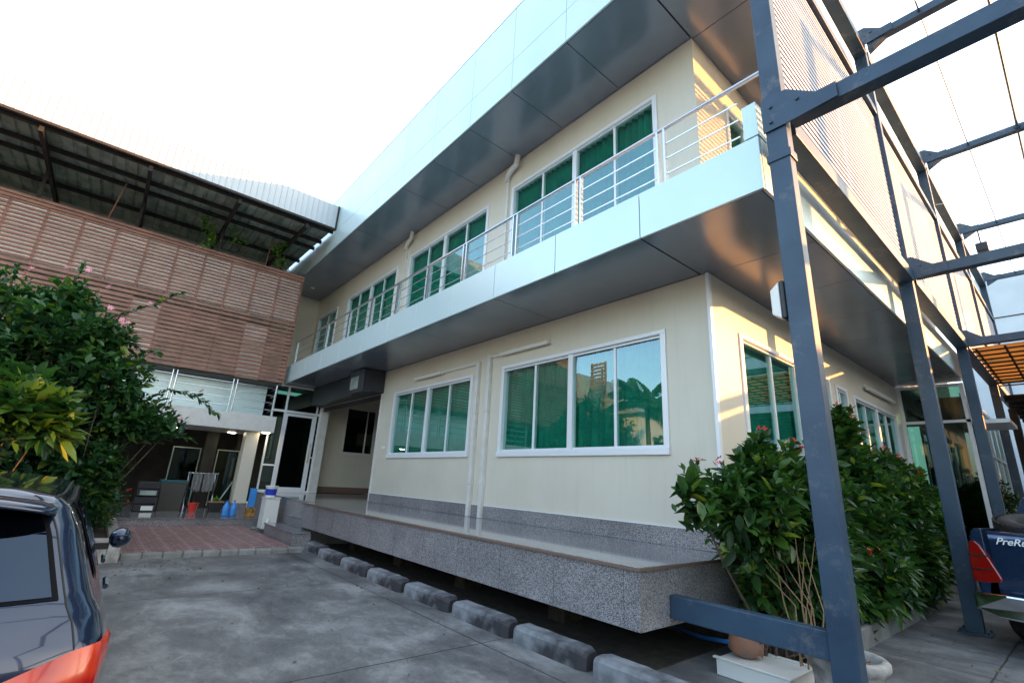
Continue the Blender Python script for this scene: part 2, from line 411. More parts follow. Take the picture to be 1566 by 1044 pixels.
def tag(o, label=None, cat=None, group=None, kind=None):
    if label: o['label'] = label
    if cat: o['category'] = cat
    if group: o['group'] = group
    if kind: o['kind'] = kind
    return o
def thing(name, loc, label, cat, group=None):
    o = bpy.data.objects.new(name, None); C.objects.link(o); o.location = loc; o.empty_display_size = .1
    return tag(o, label, cat, group)
def copy_tree(o, parent=None):
    c = o.copy(); C.objects.link(c); c.parent = parent
    for ch in list(o.children): copy_tree(ch, c)
    return c

def FAC(u, d, z): return (u, 5.4 - d, z)           # long facade, d outwards
def SIDE(u, d, z): return (-2.69 + d, u, z)        # short side wall
def WING(u, d, z): return (-16.3 + d, u, z)        # entrance wing front

def wall_grid(mb, F, u0, u1, z0, z1, th, holes, extra=()):
    us = sorted({u0, u1, *[h[0] for h in holes], *[h[1] for h in holes]}); us = [u for u in us if u0 <= u <= u1]
    zs = sorted({z0, z1, *[h[2] for h in holes], *[h[3] for h in holes]}); zs = [z for z in zs if z0 <= z <= z1]
    def solid(i, j):
        if i < 0 or j < 0 or i >= len(us) - 1 or j >= len(zs) - 1: return False
        cu, cz = (us[i] + us[i + 1]) / 2, (zs[j] + zs[j + 1]) / 2
        return not any(h[0] < cu < h[1] and h[2] < cz < h[3] for h in holes)
    for i in range(len(us) - 1):
        for j in range(len(zs) - 1):
            if not solid(i, j): continue
            a, b_, c, d = us[i], us[i + 1], zs[j], zs[j + 1]
            q = lambda *p: mb.add(p, [(0, 1, 2, 3)])
            q(F(a, 0, c), F(b_, 0, c), F(b_, 0, d), F(a, 0, d))
            q(F(a, -th, c), F(a, -th, d), F(b_, -th, d), F(b_, -th, c))
            if not solid(i - 1, j): q(F(a, 0, c), F(a, 0, d), F(a, -th, d), F(a, -th, c))
            if not solid(i + 1, j): q(F(b_, 0, c), F(b_, -th, c), F(b_, -th, d), F(b_, 0, d))
            if not solid(i, j - 1): q(F(a, 0, c), F(a, -th, c), F(b_, -th, c), F(b_, 0, c))
            if not solid(i, j + 1): q(F(a, 0, d), F(b_, 0, d), F(b_, -th, d), F(a, -th, d))

def window(parent, F, u0, u1, z0, z1, splits, thick=(), label=None, blind=True, glass='glass', fm='white', blind_open=None):
    """sliding window: outer frame, mullions at fractions, a pane per light, vertical blinds behind"""
    mb = MB(); fw = .055
    mb.boxf(F, u0 - .045, u1 + .045, .025, -.10, z1 - fw + .045, z1 + .045)
    mb.boxf(F, u0 - .045, u1 + .045, .045, -.10, z0 - .05, z0 + .035)
    mb.boxf(F, u0 - .045, u0 + fw - .02, .025, -.10, z0 + .035, z1 - fw + .045)
    mb.boxf(F, u1 - fw + .02, u1 + .045, .025, -.10, z0 + .035, z1 - fw + .045)
    mb.boxf(F, u0 + fw - .02, u1 - fw + .02, .0, -.03, z1 - .055, z1 - .04)
    cuts = [u0 + (u1 - u0) * s for s in splits]
    for i, c in enumerate(cuts):
        w = .05 if i in thick else .022
        mb.boxf(F, c - w, c + w, .004 if i in thick else -.02, -.085, z0 + .035, z1 - .01)
    for a, b_ in zip([u0 + .035] + cuts, cuts + [u1 - .035]):      # slim sash rails along top and bottom of each light
        mb.boxf(F, a, b_, -.022, -.06, z0 + .035, z0 + .075)
        mb.boxf(F, a, b_, -.022, -.06, z1 - .045, z1 - .012)
    w = mb.build('window', M[fm], parent, bevel=.004)
    if label: w['label'] = label
    ed = [u0 + .035] + cuts + [u1 - .035]
    for i in range(len(ed) - 1):
        d = -.045 if i % 2 == 0 else -.035
        g = MB().boxf(F, ed[i], ed[i + 1], d, d - .005, z0 + .07, z1 - .04)
        g.build('pane', M[glass], w)
    if blind:
        bl = MB(); n = int((u1 - u0) / .062); st = (u1 - u0) / n; pts = []
        for i in range(n + 1):
            dd = -.145 - (.034 if i % 2 else -.030) - rnd.uniform(-.008, .010)
            pts.append((u0 + i * st + rnd.uniform(-.006, .006), dd))
        vs = []; fs = []
        for (u, d) in pts: vs += [F(u, d, z0 - .03), F(u, d, z1 + .03)]
        for i in range(n):
            if blind_open and blind_open[0] < i / n < blind_open[1]: continue
            fs.append((2 * i, 2 * i + 2, 2 * i + 3, 2 * i + 1))
        bl.add(vs, fs); bl.build('blind', M['blind'], w, recalc=False)
    return w

# ------------------------------------------------------------------ ground
g = MB(); g.add([(-400, -400, 0), (400, -400, 0), (400, 400, 0), (-400, 400, 0)], [(0, 1, 2, 3)])
tag(g.build('ground', M['yard']), kind='structure')
t = MB().box(-14.2, -10.15, -.2, 3.2, -.05, .10)
tp = t.build('forecourt_paving', M['tiles'], bevel=.01); tag(tp, 'pink clay tile forecourt in front of the dark porch', kind='structure')
kb = MB(); 
xs = np.linspace(-.2, 3.4, 14)
for a, b_ in zip(xs[:-1], xs[1:]):
    kb.box(-10.145, -10.0 + rnd.uniform(-.012, .012), a, b_, -.05, .092 + rnd.uniform(-.004, .004))
tag(kb.build('forecourt_edging', M['conc'], bevel=.03), 'rough concrete strip edging the tiled forecourt', kind='structure')
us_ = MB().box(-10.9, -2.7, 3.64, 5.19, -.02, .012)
tag(us_.build('ledge_shade_sheet', M['soil']), kind='structure')  # dark sheet that paints in the shade below the ledge
sb = MB().box(-2.9, -1.98, 6.0, 13.2, -.02, .12)
tag(sb.build('planting_bed', M['soil']), kind='structure')

# ------------------------------------------------------------------ main building
MBx = thing('office_building', (-10, 9, 0), 'two storey cream office building with pale metal fascias and a railed balcony', 'building')
W1 = (-11.02, -7.72, 1.94, 3.46); W2 = (-6.72, -3.38, 1.94, 3.48)
OP = (-16.25, -11.8, .84, 3.55)
UW = [(-6.74, -3.36, 5.45, 7.34), (-11.1, -7.6, 5.45, 7.30), (-15.4, -11.85, 5.45, 7.22), (-18.3, -16.4, 5.0, 7.15)]
mb = MB()
wall_grid(mb, FAC, -16.3, -2.69, 0.0, 4.14, .2, [W1, W2, OP, (-16.3, -11.8, 0, .84)])
SW = [(6.12, 9.4, 2.0, 3.46), (9.75, 10.3, 1.1, 3.4), (10.75, 13.75, 1.9, 3.36)]
wall_grid(mb, SIDE, 5.6, 14.3, 0.0, 4.14, .2, SW)
mb.build('lower_wall', M['wall'], MBx)
mb = MB()
wall_grid(mb, FAC, -18.65, -2.69, 4.30, 7.99, .2, UW)
USW = [(6.35, 8.3, 5.6, 7.3), (9.4, 12.5, 5.6, 7.3)]
wall_grid(mb, SIDE, 5.6, 22, 4.30, 7.99, .2, USW)
mb.box(-18.85, -18.65, -6, 5.6, 4.3, 8.9)
mb.build('upper_wall', M['wall'], MBx)
# inner core so no daylight leaks through the rooms
mb = MB()
mb.box(-11.6, -3.0, 9.0, 9.2, .84, 4.1); mb.box(-30, -3.0, 9.0, 9.2, 4.35, 7.95)
mb.box(-11.8, -11.6, 5.6, 9, .6, 4.1)
mb.build('room_wall', M['interior'], MBx)
# slabs
MB().box(-11.8, -2.9, 5.6, 22, .6, .82).build('ground_slab', M['interior'], MBx)
MB().box(-30, -2.70, 5.41, 22, 4.145, 4.29).build('floor_slab', M['interior'], MBx)
MB().box(-30, -1.75, 4.4, 22, 8.06, 8.3).build('roof_slab', M['stuccowhite'], MBx)
# granite skirting
mb = MB(); mb.boxf(FAC, -11.8, -2.675, .015, 0.0, .843, 1.05); mb.build('skirting', M['granite'], MBx, bevel=.003)
mb = MB(); mb.boxf(FAC, -11.79, -2.68, .019, 0.0, 1.05, 1.062); mb.build('skirting_trim', M['white'], MBx)
MB().boxf(SIDE, 5.36, 5.42, .012, -.03, 1.07, 4.13).build('corner_trim', M['white'], MBx)

# cantilevered ledge
lg = MB().box(-10.95, -2.56, 3.60, 5.40, .36, .805).build('granite_ledge', M['granite'], MBx, bevel=.004)
for x in np.arange(-10.1, -2.7, .82): MB().box(x, x + .003, 3.5985, 3.61, .362, .80).build('ledge_joint', M['dark'], lg)
MB().box(-10.97, -2.54, 3.575, 5.40, .807, .842).build('ledge_top', M['granite_top'], lg, bevel=.004)
MB().box(-10.975, -2.535, 3.569, 3.5745, .812, .838).build('ledge_nosing', M['brownedge'], lg)
MB().box(-2.5395, -2.534, 3.58, 5.40, .812, .838).build('ledge_nosing', M['brownedge'], lg)
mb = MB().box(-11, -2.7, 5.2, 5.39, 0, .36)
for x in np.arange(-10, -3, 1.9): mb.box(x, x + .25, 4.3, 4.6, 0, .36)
mb.build('footing', M['soil'], MBx)  # coloured soil dark so the void under the ledge reads as shade
# entrance landing and steps
st = MB().box(-16.3, -10.98, 3.88, 5.38, 0, .80); st.box(-12.1, -10.98, 3.6, 3.875, 0, .50)
st.box(-12.35, -10.3, 3.25, 3.6, 0, .29)
sto = st.build('entrance_steps', M['granite'], MBx, bevel=.004)
mb = MB().box(-16.3, -10.98, 3.86, 7.5, .803, .84); mb.box(-12.12, -10.98, 3.58, 3.86, .503, .53); mb.box(-12.37, -10.28, 3.23, 3.58, .293, .32)
mb.build('tread', M['granite_top'], sto, bevel=.004)
# lobby seen through the opening
mb = MB(); LW = (6.50, 7.62, 2.15, 3.78)
LOB = lambda u, d, z: (-16.9 + d, u, z)
wall_grid(mb, LOB, 5.4, 12, .84, 4.1, .15, [LW])
mb.box(-16.88, -11.8, 11.9, 12.1, .84, 4.1); mb.box(-17.0, -11.8, 5.61, 12, 4.02, 4.12)
mb.build('lobby_wall', M['wall'], MBx)
MB().boxf(LOB, 5.45, 12, .02, 0, .843, 1.04).build('lobby_skirting', M['brownedge'], MBx)
MB().box(-17, -11.8, 7.5, 12, .7, .838).build('lobby_floor', M['granite_top'], MBx)
window(MBx, LOB, *LW, [.72], (), 'cream framed lobby window with dark glass', blind=False, glass='doorglass', fm='pvc')
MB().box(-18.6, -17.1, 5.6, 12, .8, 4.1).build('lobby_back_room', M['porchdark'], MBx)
# opening trim, shutter box
for a_ in (-11.83, -16.26): MB().boxf(FAC, a_, a_ + .06, .02, -.22, .845, 3.55).build('door_jamb', M['pvc'], MBx, bevel=.005)
sh = MB().box(-16.28, -11.72, 5.02, 5.395, 3.56, 4.13).build('shutter_box', M['shutter'], MBx, bevel=.01)
MB().box(-12.6, -11.70, 4.78, 5.015, 3.52, 4.12).build('motor_cover', M['shutter'], sh, bevel=.012)
MB().box(-12.5, -12.0, 4.772, 4.779, 3.62, 3.95).build('cover_plate', M['zinc'], sh)
MB().box(-16.2, -11.85, 5.42, 5.46, 3.42, 3.55).build('shutter_bottom_bar', M['dark'], sh)

# lower windows, both walls
window(MBx, FAC, *W1, [.25, .485, .745], (1,), 'four light window beside the roller shutter opening')
window(MBx, FAC, *W2, [.25, .5, .755], (1,), 'large four light window nearest the building corner')
window(MBx, SIDE, *SW[0], [.3, .56, .8], (1,), 'long window on the sunlit side wall')
window(MBx, SIDE, *SW[1], [.5], (), 'tall narrow window on the side wall')
window(MBx, SIDE, *SW[2], [.25, .5, .75], (1,), 'farther window on the side wall')
window(MBx, FAC, *UW[0], [.255, .505, .765], (1,), 'upper window nearest the building corner')
window(MBx, FAC, *UW[1], [.27, .5, .76], (1,), 'middle upper window with striped blinds')
window(MBx, FAC, *UW[2], [.25, .5, .75], (1,), 'upper window with plain green blinds on its right half')
window(MBx, FAC, *UW[3], [.5], (), 'upper balcony door at the far inner corner', blind_open=(.3, .6))
for u in USW: window(MBx, SIDE, *u, [.33, .66], (), 'upper side window behind the slat screen')

# downpipes / cable trunking with tube lights on lower facade
for (px, ux, zt) in ((-7.48, -9.95, 3.70), (-7.12, -5.5, 3.76)):
    mb = MB().boxf(FAC, px - .045, px + .045, .075, .0, .843, zt + .035)
    mb.boxf(FAC, px - .055, px + .055, .085, .0, 1.4, 1.47); mb.boxf(FAC, px - .055, px + .055, .085, .0, 2.7, 2.74)
    mb.boxf(FAC, min(px, ux) + (.046 if ux > px else 0), max(px, ux) - (.046 if ux < px else 0), .045, 0, zt - .02, zt + .035)
    mb.build('cable_trunking', M['pvc'], MBx, bevel=.008)
    tl = MB(); tl.tube([FAC(ux + (1.15 if ux < px else -1.25), .075, zt - .012), FAC(ux, .075, zt - .012)], .034, 12)
    tl.build('tube_light', M['lampwhite'], MBx, smooth=False)
mb = MB(); mb.tube([SIDE(11.5, .07, 3.66), SIDE(13.5, .07, 3.66)], .04, 10); mb.boxf(SIDE, 11.45, 13.55, .045, 0, 3.68, 3.74)
mb.build('tube_light', M['lampwhite'], MBx)
# upper pipes
for px in (-6.9, -11.35):
    mb = MB().boxf(FAC, px - .03, px + .03, .05, 0, 4.7, 7.62)
    mb.tube([FAC(px, .06, 7.58), FAC(px, .06, 7.68), FAC(px + .12, .1, 7.74), FAC(px + .34, .12, 7.80), FAC(px + .38, .12, 7.99)], .055, 10)
    mb.build('downpipe', M['pvc'], MBx)
# wall switch and slot vent by the opening
MB().boxf(FAC, -11.45, -11.28, .01, 0, 2.12, 2.18).build('wall_vent', M['lampwhite'], MBx)

# balcony fascia + soffit panels
def panels(mb, axis, fixed, th, a0, a1, b0, b1, cuts_a, cuts_b, gap=.006):
    A = [a0] + list(cuts_a) + [a1]; B = [b0] + list(cuts_b) + [b1]
    for i in range(len(A) - 1):
        for j in range(len(B) - 1):
            p, q = A[i] + gap, A[i + 1] - gap; r_, s_ = B[j] + gap, B[j + 1] - gap
            if axis == 'y': mb.box(p, q, fixed, fixed + th, r_, s_)
            elif axis == 'x': mb.box(fixed, fixed + th, p, q, r_, s_)
            else: mb.box(p, q, r_, s_, fixed, fixed + th)
jx = [-14.4, -13.1, -11.8, -10.4, -9.1, -7.9, -6.7, -5.45, -4.13]
mb = MB(); panels(mb, 'y', 4.08, .03, -16.6, -1.45, 4.14, 4.72, jx + [-2.79], [])
panels(mb, 'x', -1.48, .03, 4.115, 14.3, 4.14, 4.72, [5.6, 7.0, 8.4, 9.8, 11.2, 12.6], [])
mb.box(-1.58, -1.446, 4.076, 4.30, 4.725, 5.10)
mb.build('balcony_fascia', M['acp'], MBx, bevel=.003)
mb = MB().box(-16.55, -1.50, 4.115, 5.38, 4.20, 4.66); mb.box(-2.66, -1.50, 5.385, 14.25, 4.20, 4.66)
mb.build('balcony_slab', M['interior'], MBx)
MB().box(-16.5, -1.53, 4.12, 5.37, 4.665, 4.70).build('balcony_coping', M['acp'], MBx)
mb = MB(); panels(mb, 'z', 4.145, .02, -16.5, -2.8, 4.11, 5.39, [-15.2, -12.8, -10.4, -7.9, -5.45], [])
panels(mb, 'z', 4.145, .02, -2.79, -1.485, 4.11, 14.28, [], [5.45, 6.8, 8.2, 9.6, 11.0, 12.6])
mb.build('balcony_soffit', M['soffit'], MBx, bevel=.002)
# roof fascia + soffit
rj = [-17.0, -15.6, -14.2, -13.3, -12.0, -10.69, -9.3, -7.95, -6.55, -5.3, -4.01, -2.70]
mb = MB(); panels(mb, 'y', 4.06, .03, -18.7, -1.45, 7.99, 9.86, rj, [8.62], gap=.004)
panels(mb, 'x', -1.48, .03, 4.095, 22, 7.99, 9.86, list(np.arange(5.4, 22, 1.35)), [8.62], gap=.004)
mb.box(-18.7, -1.45, 4.055, 4.5, 9.865, 9.89)
mb.build('roof_fascia', M['acp'], MBx, bevel=.002)
MB().box(-22.5, -1.49, 4.10, 4.4, 8.06, 9.85).build('roof_upstand', M['interior'], MBx)
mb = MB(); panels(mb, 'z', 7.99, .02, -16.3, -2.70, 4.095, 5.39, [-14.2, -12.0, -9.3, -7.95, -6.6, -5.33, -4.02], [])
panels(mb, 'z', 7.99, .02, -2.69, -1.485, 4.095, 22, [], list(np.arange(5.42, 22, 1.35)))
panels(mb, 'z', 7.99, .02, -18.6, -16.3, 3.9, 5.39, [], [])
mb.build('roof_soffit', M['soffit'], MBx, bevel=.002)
MB().box(-18.6, -1.5, 4.1, 5.39, 8.02, 8.05).build('soffit_backing', M['dark'], MBx)
MB().box(-2.68, -1.5, 5.4, 22, 8.02, 8.05).build('soffit_backing', M['dark'], MBx)
mb = MB(); mb.lathe(-17.4, 4.7, [(.001, 7.985), (.07, 7.985), (.08, 7.99)], 16); mb.build('downlight', M['lampwhite'], MBx)

# balcony railing in separate framed bays
rl = thing('balcony_railing', (-8, 4.15, 4.7), 'stainless balcony railing of thin rods above the long pale fascia', 'railing')
edges = [-15.9, -13.16, -11.6, -10.25, -8.93, -7.66, -6.45, -5.09, -3.79, -2.52, -1.60]
pm = []
for i in range(len(edges) - 1):
    a, b_ = edges[i] + .045, edges[i + 1] - .045
    for z in (4.86, 5.06, 5.26):
        MB().tube([(a, 4.16, z), (b_, 4.16, z)], .009, 6).build('rod', M['steel'], rl)
    for x in (a, b_):
        if x > -1.7: continue
        MB().box(x - .012, x + .012, 4.135, 4.185, 4.70, 5.46).build('post', M['steel'], rl)
mb = MB(); mb.tube([(-15.95, 4.16, 5.475), (-1.37, 4.16, 5.475)], .025, 10); mb.build('handrail', M['steel'], rl)

# glazed entrance screen in the inner corner
MB2 = MB(); F = WING
def fr(a, b_, c, d): MB2.boxf(F, a, b_, .03, -.04, c, d)
fr(3.86, 5.38, .84, .90); fr(3.86, 5.38, 3.26, 3.33); fr(3.86, 5.38, 4.07, 4.13)
for u, w in ((3.86, .05), (4.24, .06), (5.22, .05), (5.34, .04)): fr(u, u + w, .90, 3.26); fr(u, u + w, 3.33, 4.07)
fr(3.91, 4.24, 1.60, 1.65); fr(5.27, 5.34, 1.9, 1.94)
en = MB2.build('entrance_screen', M['white'], MBx, bevel=.003)
for (a, b_, c, d) in ((3.91, 4.24, .90, 1.6), (3.91, 4.24, 1.65, 3.26), (5.27, 5.34, .9, 3.26), (3.91, 5.34, 3.33, 4.07)):
    MB().boxf(F, a, b_, -.005, -.01, c, d).build('pane', M['doorglass'], en)
dr = MB(); 
for (a, b_, c, d) in ((4.30, 4.37, .9, 3.24), (5.14, 5.22, .9, 3.24), (4.37, 5.14, .9, .99), (4.37, 5.14, 3.16, 3.24)): dr.boxf(F, a, b_, .02, -.03, c, d)
dro = dr.build('door', M['white'], MBx, bevel=.003)
MB().boxf(F, 4.37, 5.14, -.005, -.012, .99, 3.16).build('pane', M['doorglass'], dro)
hd = MB(); hd.tube([F(5.17, .09, 1.75), F(5.17, .09, 2.35)], .02, 8); hd.boxf(F, 5.16, 5.18, .09, .02, 1.8, 1.83); hd.boxf(F, 5.16, 5.18, .09, .02, 2.27, 2.3)
hd.build('handle', M['steel'], dro)
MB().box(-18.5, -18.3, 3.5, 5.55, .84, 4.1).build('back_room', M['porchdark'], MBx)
# glass return wall beyond the side windows
mb = MB(); G = lambda u, d, z: (u, 14.3 - d, z)
for (a, b_, c, d) in ((-2.69, -1.5, 3.25, 3.31), (-2.69, -2.62, .3, 3.25), (-2.69, -1.5, 4.06, 4.12), (-2.69, -2.62, 3.31, 4.06), (-1.57, -1.5, .3, 4.06)): mb.boxf(G, a, b_, .03, -.03, c, d)
sc_ = mb.build('side_glass_screen', M['white'], MBx)
MB().boxf(G, -2.62, -1.57, 0, -.01, .3, 3.25).build('pane', M['doorglass'], sc_)
MB().boxf(G, -2.62, -1.57, 0, -.01, 3.31, 4.06).build('pane', M['doorglass'], sc_)
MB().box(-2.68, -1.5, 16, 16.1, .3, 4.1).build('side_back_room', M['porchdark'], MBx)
mb = MB().box(-1.49, -1.42, 14.25, 14.32, 3.2, 4.7); mb.box(-1.45, -.9, 14.2, 15.6, 3.2, 3.28)
mb.build('side_awning', M['white'], MBx)

# ------------------------------------------------------------------ entrance wing
wg = thing('timber_screened_wing', (-18, 0, 0), 'wing with a big brown timber slat screen under a rusty metal roof', 'building')
# slab, pillar, porch
MB().box(-17.9, -15.8, -7, 3.93, 2.55, 3.03).build('canopy_slab', M['pvc'], wg, bevel=.008)
pil = MB().box(-16.45, -16.05, 3.25, 3.60, .25, 2.54).build('pillar', M['wall'], wg, bevel=.01)
MB().box(-16.48, -16.02, 3.22, 3.63, .252, .52).build('pillar_base', M['granite'], pil)
fl = MB().box(-22, -14.22, -7, 3.86, 0, .245).build('porch_floor', M['granite'], wg)
MB().box(-22, -14.2, -7, 3.85, .248, .262).build('floor_finish', M['granite_top'], fl)
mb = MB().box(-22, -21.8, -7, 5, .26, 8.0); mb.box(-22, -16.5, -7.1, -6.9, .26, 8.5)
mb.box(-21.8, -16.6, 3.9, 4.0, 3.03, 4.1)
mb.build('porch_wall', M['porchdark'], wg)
MB().box(-16.75, -16.65, -1.5, 3.70, 3.04, 4.3).build('parapet_panel', M['acp'], wg)
# windows of the porch back wall
for (a, b_) in ((2.95, 3.6), (1.75, 2.5)):
    Fp = lambda u, d, z: (-18.2 + d, u, z)
    m_ = MB()
    for (p, q, r_, s_) in ((a, b_, 2.0, 2.03), (a, a + .03, .3, 2.0), (b_ - .03, b_, .3, 2.0)): m_.boxf(Fp, p, q, .02, -.02, r_, s_)
    w_ = m_.build('porch_window', M['zinc'], wg)
    MB().boxf(Fp, a + .03, b_ - .03, 0, -.01, .3, 2.0).build('pane', M['doorglass'], w_)
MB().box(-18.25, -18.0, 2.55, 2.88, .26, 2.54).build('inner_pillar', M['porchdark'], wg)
for (x, y) in ((-17.6, 1.7), (-17.4, 3.1), (-16.0, 3.75)):
    m_ = MB(); m_.lathe(x, y, [(.001, 2.53), (.09, 2.53), (.11, 2.548)], 16); m_.build('downlight', M['glow'], wg)
# canopy railing
cr_ = thing('canopy_railing', (-15.95, 2, 3.03), 'stainless railing on the white canopy slab below the timber screen', 'railing')
ce = [-3.4, -1.9, -.4, 1.15, 2.65, 3.85]
for i in range(len(ce) - 1):
    a, b_ = ce[i] + .05, ce[i + 1] - .05
    for z in (3.22, 3.44, 3.66, 3.88): MB().tube([(-15.92, a, z), (-15.92, b_, z)], .011, 6).build('rod', M['steel'], cr_)
    for y in (a, b_):
        m_ = MB().tube([(-15.92, y, 3.03), (-15.92, y, 3.75), (-15.92 - .02, y, 4.0)], .018, 8); m_.build('post', M['steel'], cr_)
for z in (3.22, 3.44, 3.66, 3.88): MB().tube([(-15.92, 3.80, z), (-16.6, 3.80, z)], .011, 6).build('rod', M['steel'], cr_)
# timber screen
SX = -15.8
S0, S1 = -6.5, 3.95
sl = MB()
nb = []
y = S1 - .03
while y > S0: nb.append(y); y -= .69
bat = MB()
for y in nb:
    z = 4.1
    bat.box(SX - .07, SX - .045, y - .03, y + .03, 4.06, 7.6)
bat.box(SX - .60, SX - .545, S1 - .05, S1 - .012, 4.06, 7.6); bat.box(SX - .28, SX - .23, S1 - .05, S1 - .012, 4.06, 7.6)
up_pitch = .105
z = 6.08
while z < 7.5:
    for i in range(len(nb) - 1):
        sl.box(SX - .043, SX - .02, nb[i + 1] + .012, nb[i] - .012, z + rnd.uniform(-.004, .004), z + .052 + rnd.uniform(-.003, .003))
    sl.box(SX - .6, SX - .045, S1 - .01, S1 + .012, z, z + .066)
    z += up_pitch
for z in (5.93, 5.80, 7.50, 7.60): sl.box(SX - .03, SX + .012, S0, S1 + .01, z, z + .075)
z = 4.08
k = 0
while z < 5.75:
    for i in range(len(nb) - 1):
        ww = .086 + rnd.uniform(-.012, .012) - (0.012 if i in (1, 5, 9) else 0)
        sl.box(SX - .043 + rnd.uniform(-.006, .006), SX - .02, nb[i + 1] + .006, nb[i] - .006, z + rnd.uniform(-.006, .006), z + ww)
    if k % 2 == 0: sl.box(SX - .6, SX - .045, S1 - .01, S1 + .012, z, z + .086)
    z += .122; k += 1
scn = sl.build('timber_screen', M['wood'], wg)
bat.build('batten', M['wood'], scn)
mb = MB()
for i in range(len(nb) - 1):
    mb.box(SX - .095, SX - .075, nb[i + 1] + .02, nb[i] - .02, 6.06, 7.5)
for i in (1, 5, 9): mb.box(SX - .095, SX - .075, nb[i + 1] + .02, nb[i] - .02, 4.06, 5.7)
mb.build('backing_board', M['wood_grey'], scn)
MB().box(-18.6, -16.0, -6.5, 3.85, 4.02, 4.10).build('gallery_floor', M['interior'], wg)
# steel lean-to roof with corrugated sheet and vertical cladding above the eave
def corr(mb, x0, x1, z0, z1, y0, y1, pitch=.25, h=.035, th=.004):
    n = int((y1 - y0) / pitch); vs = []; fs = []
    for i in range(n):
        a = y0 + i * pitch
        for (o, hh) in ((0, 0), (.10, 0), (.125, h), (.165, h), (.19, 0)):
            vs += [(x0, a + o, z0 + hh), (x1, a + o, z1 + hh)]
    for i in range(len(vs) // 2 - 1): fs.append((2 * i, 2 * i + 1, 2 * i + 3, 2 * i + 2))
    mb.add(vs, fs)
mb = MB(); corr(mb, -13.68, -21.9, 8.66, 9.05, -7.2, 4.06); o = mb.build('roof_sheet', M['zinc'], wg, recalc=False)
so = o.modifiers.new('thick', 'SOLIDIFY'); so.thickness = .004
rs = MB()
for x in (-13.85, -14.9, -15.6, -17.2, -18.8, -20.4):
    zz = 8.66 + (-13.68 - x) * .0474
    rs.box(x - .04, x + .04, -7.2, 4.03, zz - .115, zz - .012)
for y in (-6.6, -4.6, -2.6, -.6, 1.4, 3.2):
    rs.prism([(-13.75, y, 8.55), (-21.8, y, 8.92), (-21.8, y, 8.78), (-13.75, y, 8.41)], (0, .08, 0))
rs.build('rafter', M['roofsteel'], wg)
for y in (-2.6, -.6, 1.4, 3.2): MB().box(-15.95, -15.87, y, y + .07, 7.5, 8.6).build('roof_post', M['roofsteel'], wg)
MB().tube([(-15.9, -1.2, 7.6), (-15.3, -1.0, 8.6)], .02, 6).build('roof_brace', M['wood'], wg)
MB().tube([(-15.9, 2.75, 7.6), (-15.9, 2.8, 8.7)], .015, 6).build('roof_brace', M['wood'], wg)
mb = MB(); n = 75; vs = []; fs = []
for i in range(n):
    a = -7.2 + i * .15
    for (o_, hh) in ((0, 0), (.11, 0), (.12, .02), (.14, .02)):
        vs += [(-13.66 + hh, min(a + o_, 4.04), 8.64), (-13.66 + hh, min(a + o_, 4.04), 9.42)]
for i in range(len(vs) // 2 - 1): fs.append((2 * i, 2 * i + 2, 2 * i + 3, 2 * i + 1))
mb.add(vs, fs); o = mb.build('eave_cladding', M['clad'], wg, recalc=False)
so = o.modifiers.new('thick', 'SOLIDIFY'); so.thickness = .006
MB().box(-13.69, -13.635, 4.0, 4.052, 8.6, 9.42).build('cladding_trim', M['dark'], wg)
MB().box(-13.72, -13.62, -7.2, 4.03, 8.58, 8.645).build('gutter', M['roofsteel'], wg)

# ------------------------------------------------------------------ blue steel canopy frame
sf = thing('steel_canopy_frame', (-1.26, 4.1, 0), 'tall blue painted steel frame with columns, cross beams and white slat screens', 'canopy frame')
CY = [4.0, 8.55, 13.1, 17.65, 22.2]
for i, y in enumerate(CY):
    c = MB().box(-1.36, -1.19, y, y + .13, 0, 9.28)
    c.box(-1.375, -1.175, y - .012, y + .142, 4.30, 4.38) if i == 0 else None
    c.build('column', M['bluesteel'], sf, bevel=.006)
    bp2 = MB().box(-1.43, -1.12, y - .07, y + .20, .002, .018)
    for (dx, dy) in ((-1.40, y - .04), (-1.15, y - .04), (-1.40, y + .17), (-1.15, y + .17)): bp2.tube([(dx, dy, .018), (dx, dy, .05)], .012, 6)
    bp2.build('base_plate', M['bluesteel'], sf)
    c = MB().box(6.2, 6.4, y, y + .16, 0, 9.28).build('column', M['bluesteel'], sf, bevel=.006)
    c = MB().box(-1.155, 6.195, y + .002, y + .142, 4.64, 4.79).build('cross_beam', M['bluesteel'], sf, bevel=.005)
    c = MB().box(-1.155, 6.195, y + .002, y + .142, 9.06, 9.20).build('cross_beam', M['bluesteel'], sf, bevel=.005)
    for zz in (4.64, 9.06):
        gp = MB().prism([(-1.37, y - .008, zz - .02), (-1.15, y - .008, zz - .02), (-.78, y - .008, zz + .005), (-.78, y - .008, zz + .148), (-.93, y - .008, zz + .148), (-1.15, y - .008, zz + .33), (-1.37, y - .008, zz + .33)], (0, -.012, 0))
        gp.prism([(-1.15, y + .01, zz - .16), (-.88, y + .01, zz), (-1.15, y + .01, zz)], (0, .12, 0)) if zz > 9 else None
        for (bx, bz) in ((-1.30, zz + .06), (-1.29, zz + .22), (-1.07, zz + .17)):
            gp.tube([(bx, y - .02, bz), (bx, y - .036, bz)], .017, 6)
        gp.build('gusset_plate', M['bluesteel'], sf)
for y in (-5.1, -.55):
    for zz, hh in ((4.64, .15), (9.06, .14)): MB().box(-1.155, 6.195, y + .002, y + .142, zz, zz + hh).build('cross_beam', M['bluesteel'], sf, bevel=.005)
    MB().box(6.2, 6.4, y, y + .16, 0, 9.28).build('column', M['bluesteel'], sf, bevel=.006)
MB().box(-1.36, -1.16, -5.1, -4.94, 0, 9.28).build('column', M['bluesteel'], sf, bevel=.006)
